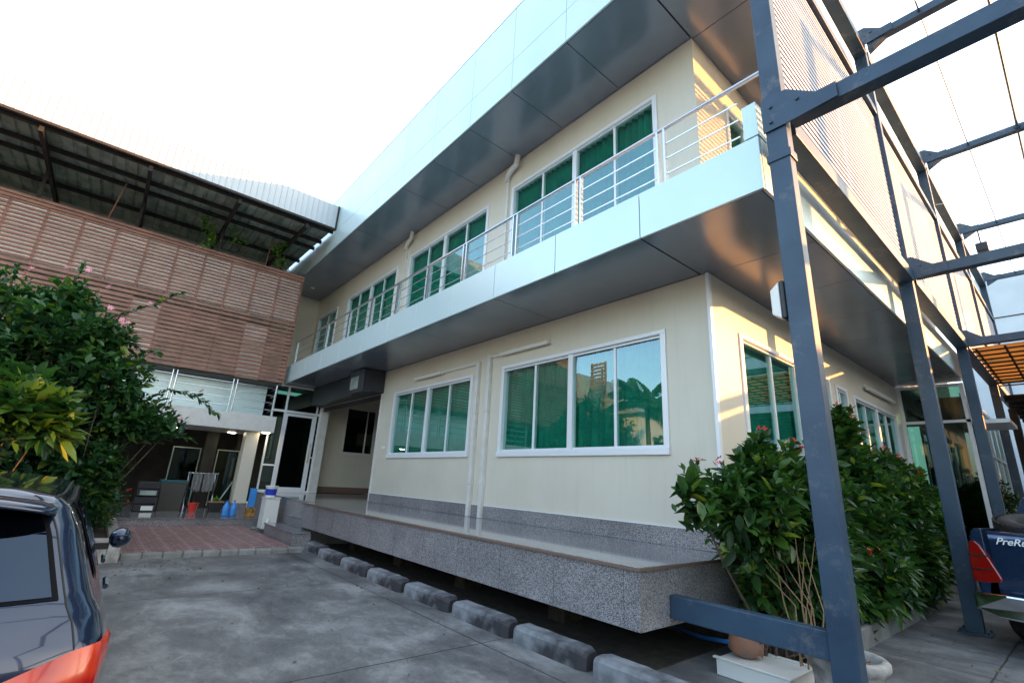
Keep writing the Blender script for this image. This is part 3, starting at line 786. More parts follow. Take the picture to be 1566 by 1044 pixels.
MB().box(-1.36, -1.165, -4.935, 3.995, 8.86, 9.04).build('edge_beam', M['bluesteel'], sf, bevel=.005)
# tie from ledge to first column
MB().box(-2.555, -1.362, 4.02, 4.12, .42, .60).build('tie_beam', M['bluesteel'], sf, bevel=.006)
for i in range(4):
    a, b_ = CY[i] + .165, CY[i + 1] - .005
    MB().box(-1.36, -1.165, a, b_, 4.60, 4.78).build('edge_beam', M['bluesteel'], sf, bevel=.005)
    MB().box(-1.36, -1.20, a, b_, 7.60, 7.72).build('edge_beam', M['bluesteel'], sf, bevel=.005)
    MB().box(-1.36, -1.18, a, b_, 8.86, 9.04).build('edge_beam', M['bluesteel'], sf, bevel=.005)
    m_ = MB(); z = 4.79
    while z < 7.57:
        m_.hexa([(-1.254, a, z), (-1.249, a, z), (-1.249, b_, z), (-1.254, b_, z), (-1.254, a, z + .046), (-1.249, a, z + .046), (-1.249, b_, z + .046), (-1.254, b_, z + .046)])
        z += .082
    for yy in (a + .02, (a + b_) / 2 - .015, b_ - .05): m_.box(-1.285, -1.264, yy, yy + .03, 4.79, 7.59)
    m_.build('slat_screen', M['slat'], sf)
for x, rr_ in ((-.43, .010), (.33, .022), (1.6, .02), (3.2, .02), (4.8, .02)):
    for i in range(4):
        mb = MB().tube([(x, CY[i] - .03, 9.13), (x, CY[i + 1] + .03, 9.13)], rr_, 6)
        mb.tube([(x, CY[i + 1] - .05, 9.13), (x, CY[i + 1] - .02, 9.13)], rr_ * 2.3, 6)
        mb.build('tie_rod', M['bluesteel'], sf)
# lamp fixed to first column
lb = thing('bulkhead_lamp', (-1.42, 4.05, 2.95), 'white bulkhead lamp fixed to the first blue column', 'lamp')
MB().prism([(-1.40, 3.98, 2.84), (-1.47, 3.985, 2.89), (-1.47, 3.985, 3.10), (-1.40, 3.98, 3.16)], (0, .10, 0)).build('diffuser', M['lampwhite'], lb, bevel=.008)
MB().box(-1.398, -1.362, 3.985, 4.075, 2.84, 3.17).build('housing', M['black'], lb, bevel=.01)
fl_ = thing('floodlight', (-1.0, 17.9, 9), 'small dark floodlight hanging below a far cross beam', 'floodlight')
MB().box(-.95, -.7, 17.5, 17.8, 8.35, 8.6).build('housing', M['black'], fl_, bevel=.02)
MB().box(-.85, -.82, 17.6, 17.66, 8.6, 9.06).build('bracket', M['black'], fl_)
wr = MB().tube([(-1.2, 13.2, 8.0), (.5, 13.6, 7.8), (3, 14, 7.75), (6.2, 14.5, 7.8)], .008, 5)
tag(wr.build('overhead_wire', M['white']), 'thin white wire crossing behind the blue beams', 'wire')
# trellis-roofed carport at the far end
cp = thing('trellis_carport', (2, 16, 0), 'carport roofed with tan trellis panels at the far end of the drive', 'carport')
mb = MB().box(-1.15, 6.2, 13.35, 17.6, 4.62, 4.64)
mb.build('roof_sheet', M['wood_grey'], cp); cp.children[0].data.materials[0] = mat('tan_roof_board', (0.55, 0.36, 0.17), .7, noise=(.42, .26, .12), scale=3)
mt_ = cp.children[0].data.materials[0]; nt, b = nodes(mt_)
tl_ = nt.nodes.new("ShaderNodeBsdfTranslucent"); tl_.inputs[0].default_value = (.75, .50, .24, 1)
ms_ = nt.nodes.new("ShaderNodeMixShader"); ms_.inputs[0].default_value = .6
nt.links.new(b.outputs[0], ms_.inputs[1]); nt.links.new(tl_.outputs[0], ms_.inputs[2]); nt.links.new(ms_.outputs[0], nt.nodes["Material Output"].inputs[0])
mb = MB()
for x in np.arange(-1.1, 6.2, .42): mb.box(x, x + .035, 13.35, 17.6, 4.585, 4.615)
for y in np.arange(13.4, 17.6, .42): mb.box(-1.15, 6.2, y, y + .035, 4.55, 4.58)
mb.build('trellis', M['roofsteel'], cp)
mb = MB().box(-1.15, 6.2, 17.9, 26, 4.3, 4.36)
for y in np.arange(18, 26, .9): mb.box(-1.15, 6.2, y, y + .08, 4.2, 4.295)
mb.build('rear_roof', M['roofsteel'], cp)
for (x, y) in ((-1.26, 20), (-.3, 24), (2.6, 24)): MB().box(x, x + .16, y, y + .16, 0, 4.3).build('post', M['roofsteel'], cp)
# glazed annex along the drive beyond the side wall
ax = thing('glazed_annex', (-2, 20, 0), 'low annex with white framed glazing beyond the far steel columns', 'building')
AX = lambda u, d, z: (-1.75 + d, u, z)
mb = MB()
for u in (16.1, 17.3, 18.5, 19.7, 20.9, 22.1, 23.3): mb.boxf(AX, u, u + .08, .03, -.05, .3, 4.1)
mb.boxf(AX, 16.1, 23.4, .035, -.05, 2.85, 2.93); mb.boxf(AX, 16.1, 23.4, .03, -.05, 4.1, 4.2)
sc2 = mb.build('window_frame', M['white'], ax)
MB().boxf(AX, 16.1, 23.4, -.01, -.02, .3, 4.1).build('pane', M['glass'], ax)
MB().boxf(AX, 16.1, 23.4, -.5, -.6, .0, 4.1).build('wall', mat('red_brown_wall', (.25, .10, .07), .7), ax)
MB().boxf(AX, 16.1, 23.4, 0.02, -.6, .0, .3).build('plinth', M['conc'], ax)
# pale building far behind
pb = thing('pale_blue_building', (4, 33, 0), 'pale blue building with a bright wide window behind the canopy frame', 'building')
mb = MB(); PB = lambda u, d, z: (u, 30 - d, z)
wall_grid(mb, PB, -3, 8, 0, 11.9, .3, [(-.6, 6, 7.4, 9.4), (-1.2, 1.2, .5, 3.8)]); mb.box(-3, 8, 36, 36.2, 0, 11.9); mb.box(-3, -2.8, 30.3, 36, 0, 11.9); mb.box(-3, 8, 30.3, 36, 11.7, 11.85)
mb.build('wall', M['stuccowhite'], pb)
mb = MB(); 
for z in (7.4, 9.3): mb.boxf(PB, -.6, 6, .05, -.1, z, z + .1)
mb.boxf(PB, -.6, -.5, .05, -.1, 7.5, 9.3); f_ = mb.build('window_frame', M['white'], pb)
MB().boxf(PB, -.5, 6, -.05, -.06, 7.5, 9.3).build('pane', M['clad'], f_)
mb = MB()
for z in np.arange(.6, 3.8, .16): mb.boxf(PB, -1.2, 1.2, -.05, -.1, z, z + .11)
mb.build('louvre', M['clad'], pb)
MB().boxf(PB, -3, 8, .02, 0, 9.85, 9.9).build('band', M['dark'], pb)


# ------------------------------------------------------------------ kerbstones
kx = [-10.55, -9.45, -8.35, -7.28, -6.15, -5.02, -3.95, -2.95, -1.85]
kl = ['mossy black stained kerbstone beside the entrance steps, farthest of the row', 'second kerbstone from the entrance steps, dark and narrow', 'third kerbstone from the entrance steps', 'kerbstone in the middle of the row with a pale worn top', 'fifth kerbstone from the entrance steps under the ledge', 'pale topped kerbstone, third from the near end of the row', 'kerbstone with a chipped end, second from the near end', 'nearest whole kerbstone below the corner of the granite ledge']
for i in range(8):
    a, b_ = kx[i] + .03, kx[i + 1] - .03
    yy = 3.42 + (.10 if i == 0 else .03 if i == 1 else 0) + rnd.uniform(-.012, .012)
    ob = thing('kerbstone', ((a + b_) / 2, yy + .09, 0), kl[i], 'kerbstone', 'kerbstones under the granite ledge')
    rows = [(0, -.02), (0, .06), (.004, .118), (.020, .140), (.045, .150), (.175, .152), (.19, .14), (.195, -.02)]
    m_ = MB(); n = 12; vs = []; fs = []
    for k in range(n + 1):
        x = a + (b_ - a) * k / n; e = .03 if k in (0, n) else 0
        for (dy, z) in rows:
            j = rnd.uniform(-.003, .003)
            vs.append((x + (0.008 if k == 0 else -.008 if k == n else 0), yy + dy + j * .7 + (e if dy < .05 else -e if dy > .14 else 0), z + (j if z > 0 else 0) - (e * .7 if z > .05 else 0)))
    R_ = len(rows)
    for k in range(n):
        for r_ in range(R_ - 1): fs.append((k * R_ + r_, k * R_ + r_ + 1, (k + 1) * R_ + r_ + 1, (k + 1) * R_ + r_))
    fs.append(tuple(range(R_))); fs.append(tuple(range(n * R_, (n + 1) * R_)))
    m_.add(vs, fs)
    m_.build('stone', M['conc_kerb'], ob, smooth=False)
# planting bed kerb
ke = MB(); 
for k in range(7):
    ke.box(-1.98, -1.84, 5.3 + k * 1.15, 5.3 + (k + 1) * 1.15 - .012, -.02, .20 + rnd.uniform(-.004, .004))
tag(ke.build('planting_bed_kerb', M['conc'], bevel=.012), 'long pale concrete kerb holding the hedge bed', 'kerb')

# ------------------------------------------------------------------ foliage
def unit(v): return v / np.maximum(np.linalg.norm(v, axis=-1, keepdims=True), 1e-9)
def leaf_mesh(P, D, S, wid=.20, fold=.25, droop=.18):
    n = len(P)
    D = unit(D); up = np.tile([0, 0, 1.], (n, 1)) + rng.normal(0, .35, (n, 3))
    side = unit(np.cross(D, up)); nrm = unit(np.cross(side, D))
    S = S[:, None]; w = wid
    B = P; T = P + D * S - np.array([0, 0, 1.]) * S * droop
    a = P + D * S * .34 + nrm * S * .03; c = P + D * S * .70 - np.array([0, 0, 1.]) * S * droop * .45
    L1 = a + side * S * w + nrm * S * w * fold; L2 = c + side * S * w * .82 + nrm * S * w * fold
    R1 = a - side * S * w + nrm * S * w * fold; R2 = c - side * S * w * .82 + nrm * S * w * fold
    V = np.stack([B, L1, L2, T, R2, R1], 1).reshape(-1, 3)
    i = np.arange(n)[:, None] * 6
    Fq = np.concatenate([i + [0, 1, 2, 3], i + [0, 3, 4, 5]], 1).reshape(-1, 4)
    return V, Fq
def fast_mesh(name, V, F4, material, parent):
    off = Vector((0, 0, 0)); p = parent
    while p is not None: off += p.location; p = p.parent
    V = V - np.array(off)
    me = bpy.data.meshes.new(name)
    me.vertices.add(len(V)); me.vertices.foreach_set('co', V.astype(np.float32).ravel())
    me.loops.add(F4.size); me.loops.foreach_set('vertex_index', F4.astype(np.int32).ravel())
    me.polygons.add(len(F4)); me.polygons.foreach_set('loop_start', np.arange(0, F4.size, 4, dtype=np.int32))
    me.update(calc_edges=True); me.validate(); me.materials.append(material)
    o = bpy.data.objects.new(name, me); C.objects.link(o)
    if parent is not None: o.parent = parent
    return o
def shoots(blobs, per, size, L=.24, wid=.2, inner=.55, zmin=None, upb=.55, sj=.45):
    """leafy shoots filling ellipsoid clumps; returns leaf arrays and shoot tips"""
    Ps, Ds, Ss, tips = [], [], [], []
    for (cx, cy, cz, ax_, ay, az, cnt) in blobs:
        u = unit(rng.normal(size=(cnt, 3))); r = inner + (1.08 - inner) * rng.random(cnt) ** .7
        r *= 1 + .14 * np.sin(u[:, 0] * 7 + cx * 3) * np.cos(u[:, 2] * 6 + cy * 5)
        tip = np.array([cx, cy, cz]) + u * r[:, None] * [ax_, ay, az]
        sd = unit(u * .7 + np.array([0, 0, upb]) + rng.normal(0, .3, (cnt, 3)))
        if zmin is not None:
            k = tip[:, 2] > zmin; tip, sd, u = tip[k], sd[k], u[k]
        tips.append(np.concatenate([tip, sd], 1))
        c_ = len(tip)
        e1 = unit(np.cross(sd, rng.normal(size=(c_, 3)))); e2 = np.cross(sd, e1)
        for j in range(per):
            t = (j + .3) / per; ang = j * 2.4 + rng.random(c_) * .8
            rad = e1 * np.cos(ang)[:, None] + e2 * np.sin(ang)[:, None]
            base = tip - sd * (L * t)
            dd = unit(rad * (.45 + .75 * t) + sd * (1 - .6 * t) + rng.normal(0, .18, (c_, 3)))
            Ps.append(base); Ds.append(dd)
            Ss.append(size * (.5 + .6 * min(1, t * 2.2)) * (1 + rng.uniform(-sj, sj * 1.2, c_)))
    P = np.concatenate(Ps); D = np.concatenate(Ds); S = np.concatenate(Ss)
    return P, D, S, np.concatenate(tips)
def stems(parent, base, tips, n, r0, name='stem', material='bark'):
    mb = MB(); idx = rng.choice(len(tips), min(n, len(tips)), replace=False)
    for i in idx:
        t = tips[i, :3]; b_ = np.array(base[rng.integers(len(base))]) + np.append(rng.normal(0, .06, 2), 0)
        m_ = b_ * .45 + t * .55 + rng.normal(0, .06, 3); m_[2] = b_[2] * .5 + t[2] * .5
        q = b_ * .8 + m_ * .2; q[2] = b_[2] * .72 + t[2] * .28
        mb.tube([b_, q, m_, t - tips[i, 3:] * .05], [r0, r0 * .8, r0 * .5, r0 * .22], 5)
    return mb.build(name, M[material], parent, recalc=False)
def flower(petal_r=.035, n=5, material='redflower', col=None):
    me = bpy.data.meshes.new('blossom'); vs = [(0, 0, 0)]; fs = []
    for k in range(n):
        a = 2 * math.pi * k / n
        p = lambda r, da, z: (r * math.cos(a + da), r * math.sin(a + da), z)
        o = len(vs); vs += [p(petal_r * .55, -.5, .3 * petal_r), p(petal_r, -.28, .35 * petal_r), p(petal_r * 1.1, .28, .3 * petal_r), p(petal_r * .55, .5, .35 * petal_r)]
        fs += [(0, o, o + 1, o + 2), (0, o + 2, o + 3)]
    me.from_pydata(vs, [], fs); me.materials.append(M[material]); return me
def blossoms(parent, pts, me, clump=4, spread=.035, tips=None):
    for p in pts:
        if tips is not None:
            d_ = np.linalg.norm(tips[:, :3] - np.array(p), axis=1); p = tips[int(np.argmin(d_)), :3] + tips[int(np.argmin(d_)), 3:] * .05
        o0 = None
        vs = []; fs = []
        for k in range(clump):
            c_ = Vector(p) + Vector([rnd.uniform(-1, 1) * spread for _ in range(3)])
            rot = Vector((rnd.uniform(-1, .8), rnd.uniform(-1, .4), rnd.uniform(.1, 1))).to_track_quat('Z', 'Y')
            o = len(vs); sc = rnd.uniform(.8, 1.15)
            vs += [tuple(c_ + rot @ (v.co * sc)) for v in me.vertices]; fs += [tuple(i + o for i in f.vertices) for f in me.polygons]
        MB().add(vs, fs).build('blossom', me.materials[0], parent, recalc=False)
def bush(name, loc, label, cat, blobs, per, size, L, wid, leafm, bases, nst, r0, group=None, **kw):
    b_ = thing(name, loc, label, cat, group)
    P, D, S, tips = shoots(blobs, per, size, L, wid, **kw)
    V, Fq = leaf_mesh(P, D, S, wid)
    fast_mesh('foliage', V, Fq, M[leafm], b_)
    stems(b_, bases, tips, nst, r0)
    return b_, tips

redf = flower(.026, 4)
pinkf = flower(.038, 5, 'pinkflower')
# shrub beside the ledge corner
b1, t1 = bush('ixora_shrub', (-2.1, 5.0, 0), 'dark green red flowered shrub between the granite ledge and the nearest blue column', 'shrub',
              [(-2.05, 4.62, 1.35, .38, .46, .48, 140), (-1.98, 5.25, 1.3, .42, .55, .66, 250), (-1.95, 5.5, .85, .4, .6, .6, 330), (-2.15, 5.15, .62, .3, .35, .35, 110), (-2.12, 4.35, 1.45, .22, .22, .28, 40), (-2.2, 3.86, 1.50, .10, .10, .2, 8), (-2.2, 4.0, 1.38, .14, .14, .16, 12), (-2.0, 4.75, 1.8, .2, .25, .22, 40)],
              10, .135, .24, .21, 'leaf', [(-2.1, 4.9, 0), (-2.15, 5.2, 0)], 26, .010, inner=.35, zmin=.42)
MB().tube([(-2.15, 4.9, .2), (-2.2, 4.3, .9), (-2.2, 4.0, 1.3), (-2.2, 3.85, 1.6)], [.012, .01, .007, .004], 6).build('branch', M['bark'], b1)
blossoms(b1, [(-2.17, 3.85, 1.75), (-2.0, 4.75, 2.06), (-1.9, 5.1, 2.02), (-1.88, 5.25, 1.83), (-2.1, 4.3, 1.78)], redf, tips=t1)
tw = MB()
for k in range(9):
    x0 = -1.75 + rnd.uniform(-.08, .08); y0 = 4.75 + rnd.uniform(-.1, .1)
    tw.tube([(x0, y0, .15), (x0 + rnd.uniform(-.1, .1), y0 - .05, .6), (x0 + rnd.uniform(-.25, .1), y0 - rnd.uniform(.0, .35), rnd.uniform(.8, 1.5))], [.007, .005, .002], 5)
tw.build('dry_twig', M['twig'], b1, recalc=False)
# long hedge mass between first and second column
b2, t2 = bush('ixora_shrub', (-2.3, 8.5, 0), 'largest red flowered shrub, filling the bed between the first and second blue columns', 'shrub',
              [(-2.2, 6.6, 1.2, .5, .75, .85, 420), (-2.15, 7.8, 1.25, .55, .85, .95, 520), (-2.1, 9.1, 1.25, .55, .9, .95, 520), (-2.1, 10.4, 1.2, .5, .9, .9, 440), (-2.1, 11.5, .95, .45, .7, .7, 240), (-2.0, 7.4, .65, .45, .9, .5, 240), (-2.0, 9.3, .6, .42, 1.3, .45, 260), (-2.0, 7.35, 2.1, .16, .2, .60, 90), (-2.0, 7.35, 1.7, .3, .35, .5, 90)],
              10, .15, .26, .21, 'leaf', [(-2.2, 7, 0), (-2.2, 8.2, 0), (-2.2, 9.5, 0), (-2.2, 10.8, 0)], 80, .014, inner=.45)
bp_ = [(-1.98, 7.35, 2.78), (-1.88, 7.25, 2.6), (-1.88, 7.4, 2.35), (-2.1, 8.1, 2.33), (-2.05, 8.5, 2.2), (-1.95, 8.9, 2.28), (-1.9, 9.3, 2.15), (-1.8, 9.6, 2.28), (-1.75, 9.9, 2.08), (-1.7, 10.9, 1.75), (-1.65, 11.1, 1.62), (-1.66, 11.0, 1.5), (-1.6, 6.6, .75), (-1.75, 10.3, 1.95)]
blossoms(b2, bp_, redf, 5, .05, t2)
b3, t3 = bush('ixora_shrub', (-1.9, 16.5, 0), 'smaller shrub behind the second blue column beside the pickup', 'shrub',
              [(-2.0, 15.2, 1.3, .5, .8, .9, 260), (-1.7, 17, 1.25, .5, 1.0, .95, 300)], 7, .13, .26, .2, 'leaf', [(-1.9, 15.5, 0), (-1.8, 17, 0)], 20, .014, inner=.5)
blossoms(b3, [(-1.5, 15.6, 2.05), (-1.35, 16.4, 1.8), (-1.4, 15.9, 1.6)], redf, 5, .06, t3)

# big hibiscus behind the parked hatchback
b4, t4 = bush('hibiscus_tree', (-10.8, -.8, 0), 'large dark green flowering bush behind the parked car at the left edge', 'bush',
              [(-10.6, -1.9, 3.1, 1.1, 1.1, 1.15, 520), (-10.4, -1.0, 3.2, .9, .8, 1.0, 380), (-10.4, -.35, 2.7, .8, .8, .8, 330), (-10.5, .15, 2.25, .6, .65, .45, 180), (-10.5, -.2, 1.5, .8, .6, .75, 260), (-10.7, -1.2, 1.8, 1, 1.1, 1.0, 380), (-10.3, .65, 2.15, .35, .4, .22, 60), (-10.4, -.45, 3.5, .5, .6, .35, 90), (-10.5, -2.6, 2.0, .9, 1.0, 1.6, 300), (-10.4, -.9, 4.0, .4, .35, .4, 70), (-10.4, .05, 1.25, .5, .38, .6, 110)],
              9, .14, .30, .24, 'leaf2', [(-10.9, -.9, .3), (-10.8, -1.6, .3), (-10.7, -.3, .3)], 120, .022, inner=.4)
mb = MB()
def arch(pts, n, size):
    pts = [np.array(p, float) for p in pts]; P = []; D = []; S = []
    for i in range(n):
        t = i / (n - 1) * (len(pts) - 1); k = min(int(t), len(pts) - 2); f_ = t - k
        p = pts[k] * (1 - f_) + pts[k + 1] * f_; d = unit(pts[k + 1] - pts[k])
        P.append(p); D.append(unit(d * .7 + np.array([rnd.uniform(-1, 1), rnd.uniform(-.5, .5), rnd.uniform(-.5, 1)]) * .8)); S.append(size * rnd.uniform(.7, 1.2))
    return np.array(P), np.array(D), np.array(S), pts
AP = []
for pts, n, sz in (([(-10.4, -.8, 3.3), (-10.1, -.3, 3.75), (-9.9, .15, 4.05), (-9.8, .50, 4.35)], 60, .11), ([(-10.4, -.1, 3.45), (-10.1, .2, 3.3), (-9.9, .45, 3.22)], 26, .11),
                   ([(-10.4, .2, 2.3), (-10.1, .7, 2.7), (-9.9, 1.1, 2.62), (-9.8, 1.45, 2.35)], 60, .12), ([(-10.4, .3, 2.1), (-10.2, .9, 1.95), (-10.1, 1.2, 1.9)], 36, .13),
                   ([(-10.4, -.9, 3.8), (-10.2, -.9, 4.25), (-10.1, -.85, 4.5)], 26, .11), ([(-10.4, -1.6, 3.8), (-10.3, -1.6, 4.3)], 24, .11), ([(-10.2, -.3, 2.9), (-10, .2, 2.95), (-9.9, .45, 2.8)], 34, .12)):
    P, D, S, pp = arch(pts, n, sz); V, Fq = leaf_mesh(P, D, S, .26); AP.append((V, Fq)); mb.tube([tuple(q) for q in pp], [.014] + [.008] * (len(pp) - 2) + [.003], 5)
o_ = 0; VV = []; FF = []
for V, Fq in AP: VV.append(V); FF.append(Fq + o_); o_ += len(V)
fast_mesh('arching_foliage', np.concatenate(VV), np.concatenate(FF), M['leaf2'], b4)
mb.build('arching_branch', M['bark'], b4, recalc=False)['kind'] = 'stuff'
blossoms(b4, [(-9.75, -.75, 4.35), (-9.7, -.45, 4.15), (-9.6, -.95, 4.28), (-9.5, -.35, 3.75), (-9.5, -.1, 3.55), (-9.75, .12, 4.0), (-9.6, -.2, 3.65), (-9.6, -1.55, 3.4), (-9.7, .95, 2.2), (-9.75, -1.35, 4.15), (-9.6, 1.15, 2.67)], pinkf, 2, .035)
# paler large-leaved shrub in front of it
b5, t5 = bush('broadleaf_shrub', (-7.6, -1.15, 0), 'pale green broad leaved shrub low in front of the dark bush at left', 'shrub',
              [(-7.8, -1.05, 2.05, .5, .62, .42, 90), (-7.7, -.62, 1.95, .35, .4, .35, 48), (-7.9, -1.5, 1.7, .6, .6, .6, 70)], 11, .21, .16, .17, 'leaf3', [(-7.9, -1.2, 0)], 8, .016, inner=.5, upb=.8)
pl = thing('raised_planter', (-11, -1, 0), 'low pale tiled planter wall under the big dark bush', 'planter')
MB().box(-13.4, -9.75, .44, .60, 0, .34).build('wall', M['potstone'], pl, bevel=.01)
MB().box(-9.93, -9.75, -2.6, .435, 0, .34).build('wall', M['potstone'], pl, bevel=.01)
MB().box(-13.4, -9.94, -2.6, .43, 0, .28).build('soil', M['soil'], pl)
b6, t6 = bush('low_flower_shrub', (-12.2, .2, .28), 'low shrub with small red flowers at the porch side of the planter', 'shrub',
              [(-12.4, .25, .75, .6, .42, .5, 160), (-11.4, .15, .6, .5, .4, .35, 90)], 7, .09, .2, .22, 'leaf2', [(-12.2, .2, .28)], 16, .01, inner=.4)
blossoms(b6, [(-11.9, .5, .95), (-12.1, .6, .7), (-11.6, .5, .6)], redf, 4, .04, t6)
# climbing vines hanging from the lean-to roof
for i, (x, y, zt, zb, n, lab) in enumerate(((-15.75, 1.05, 9.0, 7.7, 230, 'hanging green vine under the rusty roof, left of the other'), (-15.75, 3.05, 8.6, 7.75, 170, 'hanging green vine under the roof nearest the pale fascia'), (-15.7, 1.75, 8.6, 8.1, 70, 'short wisp of vine between the two longer hanging vines'))):
    v_ = thing('climbing_vine', (x, y, zb), lab, 'vine', 'vines hanging from the lean-to roof')
    t = rng.random(n); P = np.stack([x + rng.normal(0, .06, n), y + rng.normal(0, .10, n) + .12 * np.sin(t * 7), zb + (zt - zb) * t], 1)
    V, Fq = leaf_mesh(P, unit(rng.normal(size=(n, 3)) + [0, 0, -.4]), rng.uniform(.06, .11, n), .35)
    fast_mesh('foliage', V, Fq, M['vine'], v_)
    MB().tube([(x, y, zt), (x + .03, y + .05, (zt + zb) / 2), (x, y, zb)], .006, 5).build('stem', M['bark'], v_)

# ------------------------------------------------------------------ what stands across the yard (mirrored in the glazing)
def tree(loc, label, h, r, nb_, leafs, group):
    t = thing('tree', loc, label, 'tree', group)
    x, y, _ = loc
    MB().tube([(x, y, 0), (x + .1, y, h * .3), (x - .05, y + .1, h * .6)], [.16, .12, .07], 8).build('trunk', M['bark'], t)
    bl = [(x + rnd.uniform(-r, r) * .6, y + rnd.uniform(-r, r) * .6, h * .62 + rnd.uniform(-.3, .35) * h * .5, r * rnd.uniform(.4, .65), r * rnd.uniform(.4, .65), r * rnd.uniform(.35, .55), leafs // nb_) for _ in range(nb_)]
    P, D, S, tips = shoots(bl, 6, .30, .5, .25, inner=.4); V, Fq = leaf_mesh(P, D, S, .25)
    fast_mesh('crown', V, Fq, M['tree'], t); stems(t, [(x, y, h * .35)], tips, 20, .05, 'limb')
for i, (x, y, h, r) in enumerate(((-17.5, -10.5, 5.6, 2.4), (-21, -12, 6.4, 2.6), (-9.2, -10.5, 4.9, 2.2), (-5.5, -11, 4.6, 2.2), (-1.5, -10.5, 5.0, 2.3), (-13.6, -11.5, 4.9, 1.9))):
    tree((x, y, 0), 'broad leafy tree across the yard, seen mirrored in the windows', h, r, 7, 420, 'trees mirrored in the windows')
pt = thing('palm_tree', (-12.9, -8.2, 0), 'feathery palm across the yard mirrored in the large corner window', 'palm tree')
MB().tube([(-12.9, -8.2, 0), (-12.85, -8.2, 2.5), (-12.9, -8.15, 5.2)], [.16, .12, .10], 10).build('trunk', M['bark'], pt)
Ps, Ds, Ss = [], [], []; rb = MB()
for k in range(17):
    a = k * 2.4; el = rnd.uniform(.1, 1.25); Lf = rnd.uniform(1.8, 2.4)
    p = np.array([-12.9, -8.15, 5.2]); d = np.array([math.cos(a) * math.cos(el), math.sin(a) * math.cos(el), math.sin(el)]); pts = [p.copy()]
    for s_ in range(12):
        p = p + d * Lf / 12; d = unit(d + np.array([0, 0, -.11])); pts.append(p.copy())
        sd = unit(np.cross(d, [0, 0, 1.]))
        for q in (0, .33, .66):
            for sg in (-1, 1):
                Ps.append(p - d * Lf / 12 * q); Ds.append(unit(sd * sg + d * .6 + np.array([0, 0, -.35 + rnd.uniform(-.1, .1)]))); Ss.append(.62 * math.sin(math.pi * (s_ + 1.5) / 14) + .1)
    rb.tube(pts, [.022] + [.014] * 11 + [.004], 5)
V, Fq = leaf_mesh(np.array(Ps), np.array(Ds), np.array(Ss), .045, droop=.25)
fast_mesh('frond', V, Fq, M['palm'], pt); rb.build('frond_rib', M['palm'], pt, recalc=False)
hs_ = thing('gabled_house', (-22, -17, 0), 'pale gabled house across the yard, mirrored in the corner window', 'house')
MB().box(-27, -17.5, -21, -14, 0, 6.0).build('wall', M['stuccowhite'], hs_)
MB().prism([(-27.6, -13.4, 6.0), (-16.9, -13.4, 6.0), (-22.3, -13.4, 9.2)], (0, -8, 0)).build('roof', M['rooftile'], hs_)
tw_ = thing('slatted_tower', (-19.5, -12.5, 0), 'tall dark slatted tower across the yard, mirrored in the corner window', 'tower')
mb = MB()
for z in np.arange(5.0, 9.3, .24): mb.box(-20.1, -18.9, -12.6, -12.54, z, z + .15)
mb.build('slat', M['wood'], tw_)
mb = MB(); 
for (x, y) in ((-20.1, -12.7), (-19.0, -12.7), (-20.1, -13.7), (-19.0, -13.7)): mb.box(x, x + .1, y, y + .1, 0, 9.3)
mb.build('tower_post', M['wood'], tw_)
bw = MB().box(-14, 6, -7.2, -7.0, 0, 2.2)
tag(bw.build('boundary_wall', M['stuccowhite']), 'pale boundary wall across the yard', 'wall')
# unseen block added on the sunny side, out of frame; it keeps the low sun off the drive
blocker = thing('sun_blocker', (12, 30, 0), 'unseen block added to keep the low sun off the drive', 'building')
MB().box(9, 16, 1, 62, 0, 5.5).build('wall', mat('sun_blocker_wall', (.20, .19, .17), .9, noise=(.13, .125, .11), scale=1.5), blocker)
MB().box(8.8, 16.2, .8, 62.2, 5.5, 5.62).build('roof', M['rooftile'], blocker)

# ------------------------------------------------------------------ small things, positions projected offline from image pixels
def bucket(name, x, y, z0, r0, r1, h, material, label, cat, group=None):
    t = thing(name, (x, y, z0), label, cat, group)
    MB().lathe(x, y, [(.001, z0), (r0, z0), (r1, z0 + h), (r1 + .012, z0 + h), (r1 + .012, z0 + h - .02), (r1 + .004, z0 + h - .02), (r1 - .006, z0 + h - .001), (r0 - .005, z0 + .01)], 24).build('body', material, t, smooth=False)
    return t
pd_ = thing('pale_pedestal', (-13.45, 3.55, .1), 'pale grey boxed pedestal carrying a paint bucket beside the entrance steps', 'pedestal')
MB().box(-13.60, -13.2, 3.40, 3.72, .10, .80).build('box', M['lampwhite'], pd_, bevel=.006)
MB().box(-13.62, -13.18, 3.38, 3.74, .80, .825).build('top', M['pvc'], pd_, bevel=.004)
bk = bucket('paint_bucket', -13.4, 3.53, .826, .115, .135, .26, M['white'], 'white and blue paint bucket on the pale pedestal', 'bucket')
MB().lathe(-13.4, 3.53, [(.1215, .87), (.1345, 1.02)], 24).build('printed_band', M['bluelabel'], bk)
MB().lathe(-13.4, 3.53, [(.001, 1.095), (.148, 1.095), (.15, 1.075), (.14, 1.07)], 24).build('lid', M['white'], bk)
b_ = thing('spray_bottle', (-13.05, 3.48, .1), 'white squeeze bottle standing on the pink tiles by the pedestal', 'bottle')
MB().lathe(-13.05, 3.48, [(.001, .10), (.05, .10), (.052, .26), (.035, .32), (.014, .35), (.012, .39), (.001, .40)], 16).build('body', M['lampwhite'], b_, smooth=True)
sn = MB().lathe(-13.1, 3.22, [(.001, .10), (.07, .10), (.08, .13), (.04, .17), (.001, .165)], 9, .25)
tag(sn.build('crumpled_rag', M['cloth']), 'crumpled dark rag on the tiles beside the squeeze bottle', 'rag')
bd = MB().prism([(-14.3, 3.62, .265), (-14.3, 3.86, .265), (-14.5, 3.86, .95), (-14.5, 3.66, .95)], (-.03, 0, 0))
tag(bd.build('leaning_board', M['cardboard']), 'worn board leaning by the pale porch pillar', 'board')
bb = MB().box(-14.75, -14.6, 3.35, 3.5, .50, .98)
